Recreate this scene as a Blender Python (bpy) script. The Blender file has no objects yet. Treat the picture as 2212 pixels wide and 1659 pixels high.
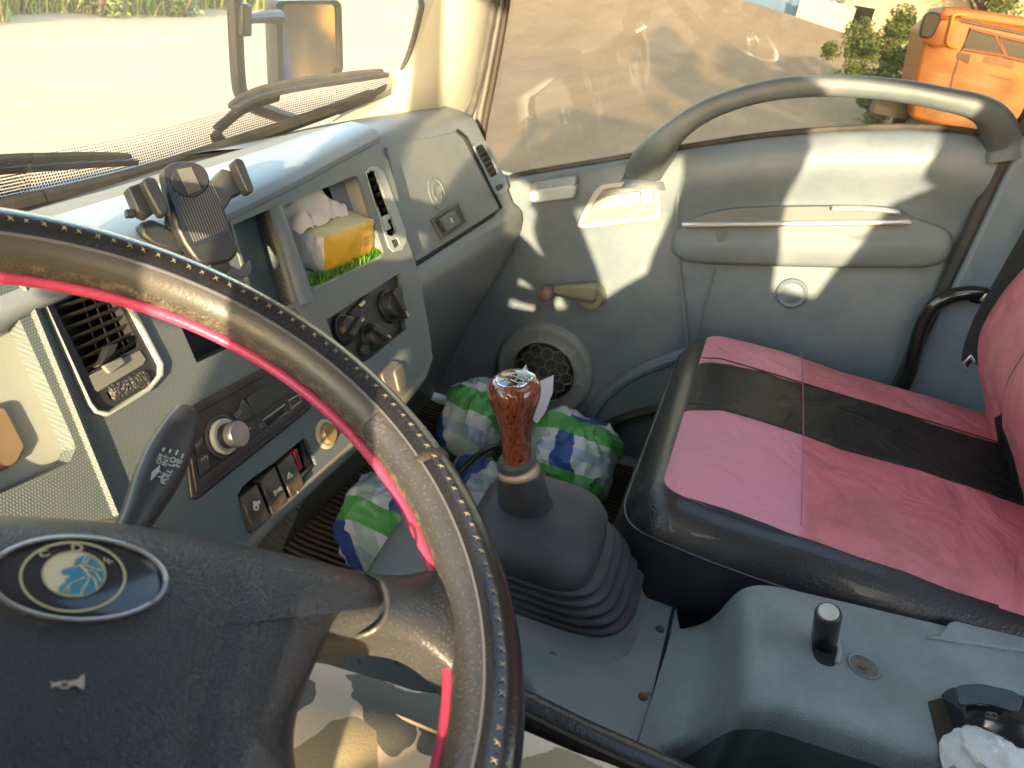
import bpy, bmesh, math, random
from mathutils import Vector as V, Matrix, noise
from mathutils.geometry import tessellate_polygon
random.seed(7)
sc = bpy.context.scene
COL = sc.collection
R = math.radians
# ------------------------------------------------------------------ camera
W, H = 2212.0, 1659.0
AZ, PITCH, ROLL, FOV = R(76), R(28), R(10.8), R(67.3)
CAM = V((0, 0, 2.0))
FWD = V((math.sin(AZ)*math.cos(PITCH), math.cos(AZ)*math.cos(PITCH), -math.sin(PITCH)))
_r = V((math.cos(AZ), -math.sin(AZ), 0))
_u = _r.cross(FWD)
RT = _r*math.cos(ROLL) + _u*math.sin(ROLL)
UP = -_r*math.sin(ROLL) + _u*math.cos(ROLL)
FPX = W/2/math.tan(FOV/2)
cd = bpy.data.cameras.new('camera')
cam = bpy.data.objects.new('camera', cd)
COL.objects.link(cam)
m = Matrix((RT, UP, -FWD)).transposed().to_4x4()
m.translation = CAM
cam.matrix_world = m
cd.sensor_width = 36
cd.lens = 18/math.tan(FOV/2)
cd.clip_start = .01
cd.clip_end = 2000
cd.dof.use_dof = True
cd.dof.focus_distance = .86
cd.dof.aperture_fstop = 13
sc.camera = cam
# ------------------------------------------------------------------ light
SUN_EL, SUN_T = R(10.8), R(13)      # light runs to the right and a little forward
ld = V((math.cos(SUN_EL)*math.cos(SUN_T), math.cos(SUN_EL)*math.sin(SUN_T), -math.sin(SUN_EL)))
w = bpy.data.worlds.new('World')
sc.world = w
w.use_nodes = True
nt = w.node_tree
sky = nt.nodes.new('ShaderNodeTexSky')
sky.sky_type = 'NISHITA'
sky.sun_disc = False
sky.sun_elevation = SUN_EL
sky.sun_rotation = math.atan2(-ld.x, -ld.y) % (2*math.pi)
sky.air_density = 1.2
sky.dust_density = 1.5
bg = nt.nodes['Background']
bg.inputs['Strength'].default_value = .15
nt.links.new(sky.outputs[0], bg.inputs['Color'])
sd = bpy.data.lights.new('sun', 'SUN')
sd.energy = 2.1
sd.angle = R(.6)
sd.color = (1, .775, .465)
sun = bpy.data.objects.new('sun', sd)
COL.objects.link(sun)
sun.location = (-5, -2, 6)
sun.rotation_euler = (-ld).to_track_quat('Z', 'Y').to_euler()
sc.view_settings.view_transform = 'Standard'
sc.view_settings.look = 'None'
sc.view_settings.exposure = 3.0
sc.view_settings.gamma = 1
sc.cycles.max_bounces = 10
sc.cycles.diffuse_bounces = 5
sc.cycles.transparent_max_bounces = 16
sc.cycles.caustics_reflective = False
sc.cycles.caustics_refractive = False
sc.cycles.sample_clamp_indirect = 6

# ------------------------------------------------------------------ helpers
def ray(px, py):
    return RT*((px-W/2)/FPX) + UP*((H/2-py)/FPX) + FWD
class Pl:
    """a real plane in the cab; at() takes a point seen in the photo to the plane"""
    def __init__(s, n, p):
        s.n = V(n).normalized(); s.p = V(p); s.d = s.n.dot(s.p)
    def at(s, px, py, h=0.0):
        v = ray(px, py)
        return CAM + v*((s.d+h-s.n.dot(CAM))/s.n.dot(v))
    def poly(s, pts, h=0.0):
        return [s.at(x, y, h) for x, y in pts]
def X(px, py, x): return Pl((-1,0,0), (x,0,0)).at(px, py)
def Y(px, py, y): return Pl((0,-1,0), (0,y,0)).at(px, py)
def Z(px, py, z): return Pl((0,0,1), (0,0,z)).at(px, py)
def D(px, py, d): return CAM + ray(px, py)*d

BASE = {}
def thing(name, loc, label, cat, group=None, kind=None):
    o = bpy.data.objects.new(name, None)
    COL.objects.link(o)
    o.empty_display_size = .05
    o.location = loc
    BASE[o.name] = V(loc)
    tag(o, label, cat, group, kind)
    return o
def tag(o, label=None, cat=None, group=None, kind=None):
    if label: o['label'] = label
    if cat: o['category'] = cat
    if group: o['group'] = group
    if kind: o['kind'] = kind
    return o
class MB:
    def __init__(s): s.v = []; s.f = []; s.m = []; s.mi = 0
    def face(s, idx): s.f.append(tuple(idx)); s.m.append(s.mi)
    def add(s, vs, fs):
        b = len(s.v); s.v += [V(p) for p in vs]
        for f in fs: s.face([b+i for i in f])
        return b
    def loft(s, rows, cu=False, cv=False, caps=False):
        """rows of points; cu closes each row, cv closes the stack"""
        n = len(rows[0]); k = len(rows); b = len(s.v)
        for r in rows: s.v += [V(p) for p in r]
        for i in range(k if cv else k-1):
            for j in range(n if cu else n-1):
                a, c = i, (i+1) % k; d, e = j, (j+1) % n
                s.face((b+a*n+d, b+a*n+e, b+c*n+e, b+c*n+d))
        if caps:
            s.face([b+j for j in range(n)][::-1]); s.face([b+(k-1)*n+j for j in range(n)])
        return s
    def slab(s, pts, off):
        """prism from an outline, thickened by the vector off"""
        off = V(off); n = len(pts)
        s.add(list(pts)+[p+off for p in pts],
              [list(range(n)), list(range(2*n-1, n-1, -1))] + [(i, n+i, n+(i+1) % n, (i+1) % n) for i in range(n)])
        return s
    def tube(s, path, r, seg=10, closed=False, flat=(1, 1), nrm=None, caps=True):
        path = [V(p) for p in path]; n = len(path)
        rs = r if isinstance(r, (list, tuple)) else [r]*n
        rows = []; prev = nrm
        for i, p in enumerate(path):
            if closed: t = path[(i+1) % n]-path[i-1]
            else: t = path[min(i+1, n-1)]-path[max(i-1, 0)]
            t.normalize()
            if prev is None: prev = V((0,0,1)) if abs(t.z) < .9 else V((1,0,0))
            a = (prev if nrm is None else V(nrm)); a = (a-t*a.dot(t)).normalized(); prev = a
            b = t.cross(a)
            rows.append([p+(a*math.cos(q)*flat[0]+b*math.sin(q)*flat[1])*rs[i] for q in (2*math.pi*k/seg for k in range(seg))])
        s.loft(rows, True, closed, caps and not closed)
        return s
    def lathe(s, o, ax, prof, seg=24, caps=True):
        o = V(o); ax = V(ax).normalized()
        a = ax.orthogonal().normalized(); b = ax.cross(a)
        s.loft([[o+ax*h+(a*math.cos(q)+b*math.sin(q))*r for q in (2*math.pi*k/seg for k in range(seg))] for r, h in prof], True, False, caps)
        return s
    def box(s, c, ex, ey, ez):
        """centre and three half-edge vectors"""
        c, ex, ey, ez = V(c), V(ex), V(ey), V(ez)
        vs = [c+ex*i+ey*j+ez*k for k in (-1, 1) for j in (-1, 1) for i in (-1, 1)]
        s.add(vs, [(0,2,3,1), (4,5,7,6), (0,1,5,4), (2,6,7,3), (0,4,6,2), (1,3,7,5)])
        return s
    def panel(s, pl, outer, holes=(), t=.012, h=0.0):
        """a plate with openings; holes = [(outline, depth, has_back)]"""
        fr = [pl.poly(outer, h)] + [pl.poly(q[0], h) for q in holes]
        flat = [p for q in fr for p in q]
        s.add(flat, tessellate_polygon(fr))
        for q, dep, back in [(fr[0], t, False)] + [(fr[i+1], hq[1], hq[2]) for i, hq in enumerate(holes)]:
            n = len(q); off = -pl.n*dep
            s.add(q+[p+off for p in q], [(i, (i+1) % n, n+(i+1) % n, n+i) for i in range(n)] + ([list(range(n, 2*n))] if back else []))
        return s
    def cut(s, *others):
        return s
def obj(name, mb, mat, parent=None, smooth=35, bevel=0, bseg=2, fix=True, sub=0):
    me = bpy.data.meshes.new(name)
    b0 = BASE[parent.name] if parent else None
    if parent is None:
        lo = [min(p[i] for p in mb.v) for i in range(3)]; hi = [max(p[i] for p in mb.v) for i in range(3)]
        org = V(((lo[0]+hi[0])/2, (lo[1]+hi[1])/2, lo[2]))
    else: org = b0
    me.from_pydata([tuple(p-org) for p in mb.v], [], mb.f)
    mats = mat if isinstance(mat, (list, tuple)) else [mat]
    for q in mats: me.materials.append(q)
    if len(mats) > 1: me.polygons.foreach_set('material_index', mb.m)
    if fix:
        bm = bmesh.new(); bm.from_mesh(me)
        bmesh.ops.remove_doubles(bm, verts=bm.verts, dist=1e-5)
        bmesh.ops.recalc_face_normals(bm, faces=bm.faces)
        bm.to_mesh(me); bm.free()
    if smooth:
        me.shade_smooth()
        me.set_sharp_from_angle(angle=R(smooth))
    o = bpy.data.objects.new(name, me)
    COL.objects.link(o)
    if parent: o.parent = parent; BASE[o.name] = b0
    else: o.location = org; BASE[o.name] = org
    if bevel:
        bv = o.modifiers.new('bevel', 'BEVEL'); bv.width = bevel; bv.segments = bseg; bv.limit_method = 'ANGLE'; bv.angle_limit = R(40)
        bv.harden_normals = False
    if sub:
        sb = o.modifiers.new('sub', 'SUBSURF'); sb.levels = sub; sb.render_levels = sub
    return o
def spline(pts, n=8, closed=False):
    """Catmull-Rom through points of any dimension"""
    P = [tuple(p) for p in pts]; k = len(P); out = []
    for i in range(k if closed else k-1):
        g = lambda j: P[j % k] if closed else P[max(0, min(k-1, j))]
        p0, p1, p2, p3 = g(i-1), g(i), g(i+1), g(i+2)
        for q in range(n):
            t = q/n
            out.append(tuple(.5*(2*b+(c-a)*t+(2*a-5*b+4*c-d)*t*t+(3*b-a-3*c+d)*t**3) for a, b, c, d in zip(p0, p1, p2, p3)))
    if not closed: out.append(P[-1])
    return out
def rrect(pts, r=.2, n=4):
    """round the corners of a pixel outline; r is the share of each edge"""
    out = []; k = len(pts)
    for i in range(k):
        p, a, b = pts[i], pts[i-1], pts[(i+1) % k]
        s = (p[0]+(a[0]-p[0])*r, p[1]+(a[1]-p[1])*r); e = (p[0]+(b[0]-p[0])*r, p[1]+(b[1]-p[1])*r)
        for q in range(n+1):
            t = q/n
            out.append(tuple((1-t)**2*s[j]+2*t*(1-t)*p[j]+t*t*e[j] for j in (0, 1)))
    return out
def lerp(a, b, t): return a+(b-a)*t
def sstep(a, b, x):
    t = max(0, min(1, (x-a)/(b-a))); return t*t*(3-2*t)
def text(name, s, pl, a, b, mat, parent, h=.0008, hscale=1.0, bold=0.0):
    """lettering lying on a plane from pixel a (start of baseline) to pixel b (its end)"""
    o, e = pl.at(*a, h), pl.at(*b, h)
    cu = bpy.data.curves.new(name, 'FONT'); cu.body = s; cu.size = 1; cu.resolution_u = 3; cu.offset = bold
    t = bpy.data.objects.new('tmp', cu); COL.objects.link(t)
    dg = bpy.context.evaluated_depsgraph_get()
    me = bpy.data.meshes.new_from_object(t.evaluated_get(dg))
    bpy.data.objects.remove(t)
    xs = [v.co.x for v in me.vertices]; x0, x1 = min(xs), max(xs)
    ex = (e-o); k = ex.length/(x1-x0); ex.normalize(); ey = pl.n.cross(ex)
    mb = MB(); mb.v = [o+ex*(v.co.x-x0)*k+ey*v.co.y*k*hscale for v in me.vertices]; mb.f = [tuple(p.vertices) for p in me.polygons]
    mb.m = [0]*len(mb.f)
    bpy.data.meshes.remove(me)
    return obj(name, mb, mat, parent, smooth=0, fix=False)

# ------------------------------------------------------------------ materials
MATS = {}
def M(name, col, rough=.5, metal=0.0, spec=.5, var=.12, vs=6.0, bump=0.0, bs=300.0, bt='noise', dust=0.0, dcol=(.34,.29,.22), ds=5.0,
      coat=0.0, sheen=0.0, spots=None, rvar=.1, dlo=.42, dhi=.72):
    if name in MATS: return MATS[name]
    m = bpy.data.materials.new(name); MATS[name] = m
    m.use_nodes = True
    n, l = m.node_tree.nodes, m.node_tree.links
    p = n['Principled BSDF']
    p.inputs['Metallic'].default_value = metal
    p.inputs['Specular IOR Level'].default_value = spec
    p.inputs['Coat Weight'].default_value = coat
    p.inputs['Coat Roughness'].default_value = .08
    if sheen: p.inputs['Sheen Weight'].default_value = sheen
    tc = n.new('ShaderNodeTexCoord')
    nz = n.new('ShaderNodeTexNoise'); nz.inputs['Scale'].default_value = vs; nz.inputs['Detail'].default_value = 6; nz.inputs['Roughness'].default_value = .62
    l.new(tc.outputs['Object'], nz.inputs['Vector'])
    mx = n.new('ShaderNodeMix'); mx.data_type = 'RGBA'
    mr = n.new('ShaderNodeMapRange'); mr.inputs[1].default_value = .3; mr.inputs[2].default_value = .7
    l.new(nz.outputs['Fac'], mr.inputs[0]); l.new(mr.outputs[0], mx.inputs[0])
    mx.inputs[6].default_value = (*[c*(1-var) for c in col], 1); mx.inputs[7].default_value = (*[min(1, c*(1+var)) for c in col], 1)
    out = mx.outputs[2]
    rr = n.new('ShaderNodeMapRange'); rr.inputs[3].default_value = max(.02, rough-rvar); rr.inputs[4].default_value = min(1, rough+rvar)
    l.new(nz.outputs['Fac'], rr.inputs[0]); l.new(rr.outputs[0], p.inputs['Roughness'])
    if dust:
        nd = n.new('ShaderNodeTexNoise'); nd.inputs['Scale'].default_value = ds; nd.inputs['Detail'].default_value = 9; nd.inputs['Roughness'].default_value = .7
        l.new(tc.outputs['Object'], nd.inputs['Vector'])
        md = n.new('ShaderNodeMapRange'); md.inputs[1].default_value = dlo; md.inputs[2].default_value = dhi; md.inputs[4].default_value = dust
        l.new(nd.outputs['Fac'], md.inputs[0])
        m2 = n.new('ShaderNodeMix'); m2.data_type = 'RGBA'
        l.new(md.outputs[0], m2.inputs[0]); l.new(out, m2.inputs[6]); m2.inputs[7].default_value = (*dcol, 1)
        out = m2.outputs[2]
    if spots:
        sv = n.new('ShaderNodeTexVoronoi'); sv.inputs['Scale'].default_value = spots[0]
        l.new(tc.outputs['Object'], sv.inputs['Vector'])
        ms = n.new('ShaderNodeMapRange'); ms.inputs[1].default_value = spots[1]; ms.inputs[2].default_value = spots[1]*.7
        l.new(sv.outputs['Distance'], ms.inputs[0])
        m3 = n.new('ShaderNodeMix'); m3.data_type = 'RGBA'
        l.new(ms.outputs[0], m3.inputs[0]); l.new(out, m3.inputs[6]); m3.inputs[7].default_value = (*spots[2], 1)
        out = m3.outputs[2]
    l.new(out, p.inputs['Base Color'])
    if bump:
        if bt == 'noise':
            b = n.new('ShaderNodeTexNoise'); b.inputs['Scale'].default_value = bs; b.inputs['Detail'].default_value = 3; bo = b.outputs['Fac']
        elif bt == 'wave':
            b = n.new('ShaderNodeTexWave'); b.inputs['Scale'].default_value = bs; bo = b.outputs['Fac']
        else:
            b = n.new('ShaderNodeTexVoronoi'); b.inputs['Scale'].default_value = bs
            if bt == 'crackle': b.feature = 'DISTANCE_TO_EDGE'
            bo = b.outputs['Distance']
        l.new(tc.outputs['Object'], b.inputs['Vector'])
        bp = n.new('ShaderNodeBump'); bp.inputs['Strength'].default_value = bump; bp.inputs['Distance'].default_value = .6/bs
        if bt == 'crackle':
            mm = n.new('ShaderNodeMapRange'); mm.inputs[2].default_value = .18; l.new(bo, mm.inputs[0]); bo = mm.outputs[0]
        l.new(bo, bp.inputs['Height']); l.new(bp.outputs[0], p.inputs['Normal'])
    return m
def lattice(m, pitch, axis, radius, col):
    """moulded dot grain: a regular staggered grid of small pale dots with relief"""
    n, l = m.node_tree.nodes, m.node_tree.links; p = n['Principled BSDF']
    def mt(op, a, b=None):
        q = n.new('ShaderNodeMath'); q.operation = op
        for i, v in enumerate((a, b)):
            if v is None: continue
            if isinstance(v, (int, float)): q.inputs[i].default_value = v
            else: l.new(v, q.inputs[i])
        return q.outputs[0]
    tc = n.new('ShaderNodeTexCoord'); sx = n.new('ShaderNodeSeparateXYZ'); l.new(tc.outputs['Object'], sx.inputs[0])
    u = mt('MULTIPLY', sx.outputs[0], 1/pitch); v = mt('MULTIPLY', sx.outputs[axis], 1.2/pitch)
    fu = mt('SUBTRACT', mt('FRACT', mt('ADD', u, mt('MULTIPLY', mt('MODULO', mt('FLOOR', mt('ADD', v, 4000)), 2), .5))), .5); fv = mt('SUBTRACT', mt('FRACT', v), .5)
    d = mt('SQRT', mt('ADD', mt('MULTIPLY', fu, fu), mt('MULTIPLY', fv, fv)))
    mr = n.new('ShaderNodeMapRange'); mr.inputs[1].default_value = radius+.1; mr.inputs[2].default_value = radius-.1; l.new(d, mr.inputs[0])
    old = p.inputs['Base Color'].links[0].from_socket
    mx = n.new('ShaderNodeMix'); mx.data_type = 'RGBA'; l.new(mr.outputs[0], mx.inputs[0]); l.new(old, mx.inputs[6]); mx.inputs[7].default_value = (*col, 1); l.new(mx.outputs[2], p.inputs['Base Color'])
    bp = n.new('ShaderNodeBump'); bp.inputs['Strength'].default_value = .35; bp.inputs['Distance'].default_value = pitch*.2; l.new(mr.outputs[0], bp.inputs['Height']); l.new(bp.outputs[0], p.inputs['Normal'])
    return m
def ramp_nodes(m):
    return m.node_tree.nodes, m.node_tree.links, m.node_tree.nodes['Principled BSDF']
# ------------------------------------------------------------------ materials in use
GREY = (.19, .235, .268)
TAN = (.30, .24, .17)
plastic = M('grey_plastic', GREY, .52, var=.1, bump=.25, bs=700, dust=.35, dcol=(.36,.32,.26), ds=4)
plastic_lt = M('pale_grey_plastic', (.33,.37,.37), .5, var=.1, bump=.2, bs=700, dust=.35, dcol=(.42,.37,.29), ds=5)
door_pl = M('door_plastic', (.135,.175,.21), .5, var=.12, vs=9, bump=.3, bs=650, dust=.5, dcol=(.22,.225,.215), ds=9)
dotted = lattice(M('dotted_plastic', (.09,.12,.13), .58, var=.08, dust=.3, dcol=(.2,.185,.155), ds=6), .0026, 2, .30, (.175,.205,.21))
hood_pl = M('hood_plastic', (.26,.31,.36), .34, var=.1, bump=.2, bs=500, dust=.45, dcol=(.38,.35,.3), ds=4)
dashtop = M('dusty_dash_top', (.23,.22,.20), .7, var=.15, dust=.75, dcol=(.33,.28,.21), ds=3.5)
dark = M('dark_plastic', (.022,.023,.026), .45, var=.2, bump=.15, bs=600, dust=.15, dcol=(.10,.095,.085), ds=12)
black = M('black_plastic', (.018,.019,.022), .3, var=.2, dust=.2, dcol=(.1,.1,.09), ds=20)
hole = M('deep_black', (.012,.012,.012), .8, var=.1)
browndk = M('dusty_black_plastic', (.05,.045,.04), .42, var=.2, dust=.55, dcol=(.16,.135,.11), ds=16)
teal = M('teal_panel', (.06,.085,.085), .45, var=.15, dust=.3, dcol=(.14,.16,.15), ds=7)
silver = M('silver_trim', (.62,.65,.68), .3, metal=.75, var=.06)
chrome = M('chrome', (.75,.75,.76), .16, metal=1, var=.05)
rubber = M('rubber', (.045,.047,.053), .55, var=.25, vs=10, bump=.35, bs=500, dust=.45, dcol=(.13,.125,.12), ds=9)
seal = M('seal_rubber', (.03,.029,.027), .7, var=.2, dust=.4, dcol=(.14,.11,.08), ds=14)
white = M('white_print', (.62,.62,.6), .5, var=.05)
cream = M('cream_pillar', (.36,.36,.305), .55, var=.08, bump=.15, bs=500, dust=.35, dcol=(.36,.31,.22), ds=6)
bluepaint = M('blue_paint', (.03,.06,.22), .25, var=.1, coat=.5)
carpet = M('floor_vinyl', (.33,.33,.31), .75, var=.22, vs=12, bump=.5, bs=350, dust=.6, dcol=(.34,.27,.19), ds=7)
headliner = M('headliner', (.62,.64,.64), .9)

# ------------------------------------------------------------------ ground outside
def hgt(x, y):
    d = math.hypot(x, y)
    a = math.degrees(math.atan2(x, y))            # bearing from straight ahead
    return sstep(20, 62, d)*(.6+2.6*sstep(108, 78, a)) if 55 < a < 150 else sstep(20, 62, d)*1.6*(1 if a >= 0 else .3)
mb = MB()
gx = [-240, -120, -60, -30, -15, -8, -4, 0, 2, 4, 6, 8, 10, 12, 14, 17, 20, 24, 28, 33, 38, 44, 50, 58, 66, 80, 100, 140, 200, 300, 500]
gy = [-300, -160, -90, -60, -44, -34, -27, -22, -18, -15, -12, -10, -8, -6, -4, -2, 0, 2, 4, 6, 8, 10, 12, 15, 18, 22, 28, 36, 50, 80, 140, 260]
mb.loft([[(x, y, hgt(x, y)) for x in gx] for y in gy])
dirt = M('dirt_yard', (.48,.36,.235), .9, var=.12, vs=.45, dust=.7, dcol=(.40,.31,.215), ds=.55, bump=.2, bs=9)
n, l, p = ramp_nodes(dirt)
tc = n.new('ShaderNodeTexCoord'); mp = n.new('ShaderNodeMapping'); mp.inputs['Scale'].default_value = (.10, 1.5, 1); mp.inputs['Rotation'].default_value = (0, 0, .35); l.new(tc.outputs['Object'], mp.inputs[0])
sn = n.new('ShaderNodeTexNoise'); sn.inputs['Scale'].default_value = 1.1; sn.inputs['Detail'].default_value = 7; sn.inputs['Roughness'].default_value = .65; l.new(mp.outputs[0], sn.inputs['Vector'])
sr = n.new('ShaderNodeMapRange'); sr.inputs[1].default_value = .42; sr.inputs[2].default_value = .66; sr.inputs[4].default_value = .45; l.new(sn.outputs['Fac'], sr.inputs[0])
sm_ = n.new('ShaderNodeMix'); sm_.data_type = 'RGBA'; l.new(sr.outputs[0], sm_.inputs[0]); l.new(p.inputs['Base Color'].links[0].from_socket, sm_.inputs[6]); sm_.inputs[7].default_value = (.30,.215,.14,1); l.new(sm_.outputs[2], p.inputs['Base Color'])
tag(obj('ground', mb, dirt, smooth=180), kind='structure')

mb = MB()
for _ in range(600):
    if random.random() < .25: x, y = random.uniform(3, 16), random.uniform(2.2, 11)
    else: x, y = random.uniform(4, 26), random.uniform(-6, 4)
    r = random.uniform(.006, .02)*random.choice((1, 1, 1.6)); z = hgt(x, y)
    p = [V((x+math.cos(q)*r*random.uniform(.7, 1.2), y+math.sin(q)*r*random.uniform(.7, 1.2), z-.004)) for q in [k*1.2566 for k in range(5)]]
    mb.add(p+[V((x, y, z+r*random.uniform(.5, .9)))], [(i, (i+1) % 5, 5) for i in range(5)])
tag(obj('gravel', mb, M('stone', (.29,.225,.155), .9, var=.4, vs=2), smooth=0, fix=False), 'small loose stones scattered over the dirt yard', 'gravel', kind='stuff')
def blades(mb, spots, hmin, hmax, wd, lean=.5, n=1):
    for x, y in spots:
        z = hgt(x, y)
        for _ in range(n):
            q = random.uniform(0, 6.283); h = random.uniform(hmin, hmax); l = random.uniform(.1, lean)*h; a = random.uniform(0, 6.283)
            dx, dy = math.cos(q)*wd, math.sin(q)*wd; lx, ly = math.cos(a)*l, math.sin(a)*l
            bx, by = x+random.uniform(-.1, .1), y+random.uniform(-.1, .1)
            mb.mi = 0 if random.random() < .66 else 1
            mb.add([(bx-dx, by-dy, z), (bx+dx, by+dy, z), (bx+dx*.7+lx*.4, by+dy*.7+ly*.4, z+h*.6), (bx+lx, by+ly, z+h), (bx-dx*.7+lx*.4, by-dy*.7+ly*.4, z+h*.6)], [(0,1,2,3,4)])
grass_a = M('dry_grass', (.34,.31,.11), .8, var=.35, vs=1.2)
grass_b = M('green_grass', (.13,.22,.04), .7, var=.35, vs=1.2)
mb = MB()
a0, a1 = Z(0, 38, 0), Z(480, 20, 0)
dv = (a1-a0); un = dv.normalized(); pn = V((-un.y, un.x, 0))
if pn.y < 0: pn = -pn
sp = []
for _ in range(6500):
    t = random.uniform(-6, 34); q = random.random()**1.3*6.0+random.uniform(-.25, .1)+.25*math.sin(t*1.3)
    p = a0+un*t+pn*q; sp.append((p.x, p.y))
blades(mb, sp, .25, .95, .018, .7, 5)
tag(obj('grass', mb, [grass_a, grass_b], smooth=0, fix=False), 'tall dry and green grass along the far edge of the dirt yard', 'grass', kind='stuff')

leaf_a = M('leaf_green', (.09,.125,.04), .6, var=.35, vs=3)
leaf_b = M('leaf_light_green', (.15,.20,.05), .6, var=.3, vs=3)
bark = M('bark', (.12,.09,.06), .9, var=.3)
def leafy(mb, c, rx, rz, n, s):
    cl = [(c+V((random.gauss(0, rx*.45), random.gauss(0, rx*.45), random.gauss(0, rz*.42))), random.uniform(.25, .5)*rx) for _ in range(12)]
    for _ in range(n):
        o, r = random.choice(cl)
        d = V((random.gauss(0, 1), random.gauss(0, 1), random.gauss(0, 1))).normalized()
        p = o+d*r*random.random()**.4
        a = V((random.gauss(0, 1), random.gauss(0, 1), random.gauss(0, .6))).normalized(); b = a.orthogonal().normalized()
        k = s*random.uniform(.6, 1.3); mb.mi = random.random() < .4
        mb.add([p-a*k, p-b*k*.45, p+a*k, p+b*k*.45], [(0,1,2,3)])
def bush(x, y, r, h, label, group='bushes beyond the yard', n=1500, s=.13):
    z = hgt(x, y)
    t = thing('bush', (x, y, z), label, 'bush', group)
    mb = MB(); leafy(mb, V((x, y, z+h*.52)), r, h*.62, n, s)
    obj('foliage', mb, [leaf_a, leaf_b], t, smooth=0, fix=False)
    mb = MB()
    for k in range(4):
        q = random.uniform(0, 6.28)
        mb.tube([(x, y, z-.05), (x+math.cos(q)*r*.2, y+math.sin(q)*r*.2, z+h*.3), (x+math.cos(q)*r*.5, y+math.sin(q)*r*.5, z+h*.65)], [.05, .035, .015], 6)
    obj('stem', mb, bark, t)
def tree(x, y, h, r, label, group, n=2600, s=.2):
    z = hgt(x, y)
    t = thing('tree', (x, y, z), label, 'tree', group)
    mb = MB()
    tp = V((x+.2, y+.1, z+h*.62))
    mb.tube([(x, y, z-.1), (x+.05, y, z+h*.3), tp], [h*.035, h*.026, h*.012], 9)
    for k in range(6):
        q = k*1.05+random.random(); b = V((x+.1, y, z+h*random.uniform(.32, .5)))
        mb.tube([b, b+V((math.cos(q)*r*.45, math.sin(q)*r*.45, h*.14)), b+V((math.cos(q)*r*.8, math.sin(q)*r*.8, h*.26))], [h*.014, h*.009, h*.004], 6)
    obj('trunk', mb, bark, t)
    mb = MB(); leafy(mb, V((x, y, z+h*.68)), r, h*.38, n, s)
    obj('crown', mb, [leaf_a, leaf_b], t, smooth=0, fix=False)

def gp(px, py, d):
    """ground point at horizontal distance d along the line of sight through a pixel"""
    v = ray(px, py); k = d/math.hypot(v.x, v.y)
    return v.x*k, v.y*k
# green leafy weeds in the verge, seen at the top of the windscreen
for (px, d, r, h, lb) in [(215, 17.2, .6, .75, 'bright green leafy weed in the middle of the grass verge'), (60, 16.6, .5, .6, 'low green weed at the left end of the grass verge'), (395, 18.8, .5, .75, 'green weed in the grass verge behind the wing mirror arm')]:
    bush(*gp(px, 8, d), r, h, lb, 'weeds in the grass verge', 500, .07)

# the far side of the yard
bush(*gp(1938, 70, 25), .95, 3.1, 'tall green bush just in front of the orange dump truck', n=5200, s=.065)
bush(*gp(1872, 50, 32), .95, 1.9, 'green bush between the far yellow vehicle and the orange dump truck', n=3600, s=.06)
bush(*gp(1962, 90, 23), .6, 1.7, 'low green bush touching the orange dump truck cab', n=2600, s=.055)
bush(*gp(1690, -10, 66), 1.6, 1.5, 'small dark bush in front of the far blue wall', n=500, s=.22)
tree(*gp(1935, -10, 74), 8.5, 3.0, 'broad green tree behind the far white building', 'trees behind the yard')
tree(*gp(1790, -60, 96), 10, 3.6, 'tall green tree left of the far white building', 'trees behind the yard')
tree(*gp(2120, 20, 60), 8, 3.0, 'green tree behind the orange dump truck', 'trees behind the yard')

whitew = M('white_wall', (.62,.6,.55), .8, var=.1)
bluew = M('blue_sheet', (.05,.17,.38), .5, var=.12)
winm = M('window_dark', (.008,.011,.013), .3, var=.2, spec=.2)
tealm = M('teal_trim', (.1,.3,.36), .5)
pinkm = M('pink_wall', (.45,.2,.19), .8, var=.1)
def building(name, px, d, wd, h, dp, mat, label, cat, rows=1, cols=3, flat=True):
    x, y = gp(px, 30, d); z = hgt(x, y)-.3
    n = V((-x, -y, 0)).normalized(); e = V((-n.y, n.x, 0))
    t = thing(name, (x, y, z), label, cat)
    b = V((x, y, z))
    mb = MB(); mb.box(b-n*dp/2+V((0, 0, h/2)), e*wd/2, n*dp/2, V((0, 0, h/2)))
    obj('wall', mb, mat, t)
    mb = MB(); mb.box(b-n*dp/2+V((0, 0, h+.1)), e*(wd/2+.2), n*(dp/2+.2), V((0, 0, .1)))
    obj('roof', mb, tealm if cat == 'building' else bluew, t)
    for r in range(rows):
        for c in range(cols):
            q = b+e*((c+.5)/cols-.5)*wd+V((0, 0, h*(r+.55)/rows))+n*.03
            ww, hh = wd/cols*.3, h/rows*.24
            mb = MB(); mb.box(q, e*ww, n*.03, V((0, 0, hh)))
            f = obj('window', mb, whitew if mat is not whitew else tealm, t)
            mb = MB(); mb.box(q+n*.035, e*ww*.86, n*.006, V((0, 0, hh*.86)))
            obj('pane', mb, winm, f)
    return t
def barrier(name, px0, px1, d, h, mat, label, post=None):
    a, b = V((*gp(px0, 10, d), 0)), V((*gp(px1, 40, d), 0)); a.z, b.z = hgt(a.x, a.y), hgt(b.x, b.y)
    t = thing(name, (a+b)/2, label, 'wall')
    e = (b-a).normalized(); n = V((e.y, -e.x, 0))
    mb = MB(); mb.slab([a+V((0,0,-.3)), b+V((0,0,-.3)), b+V((0,0,h)), a+V((0,0,h))], n*.12)
    obj('wall_panel', mb, mat, t)
    for k in range(6):
        p = a.lerp(b, k/5); mb = MB(); mb.box(p+V((0, 0, h/2)), e*.12, n*.16, V((0, 0, h/2+.06)))
        obj('post', mb, post or mat, t)
barrier('sheet_wall', 1600, 1728, 64, 1.5, bluew, 'low blue metal sheet wall across the far side of the yard')
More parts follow.
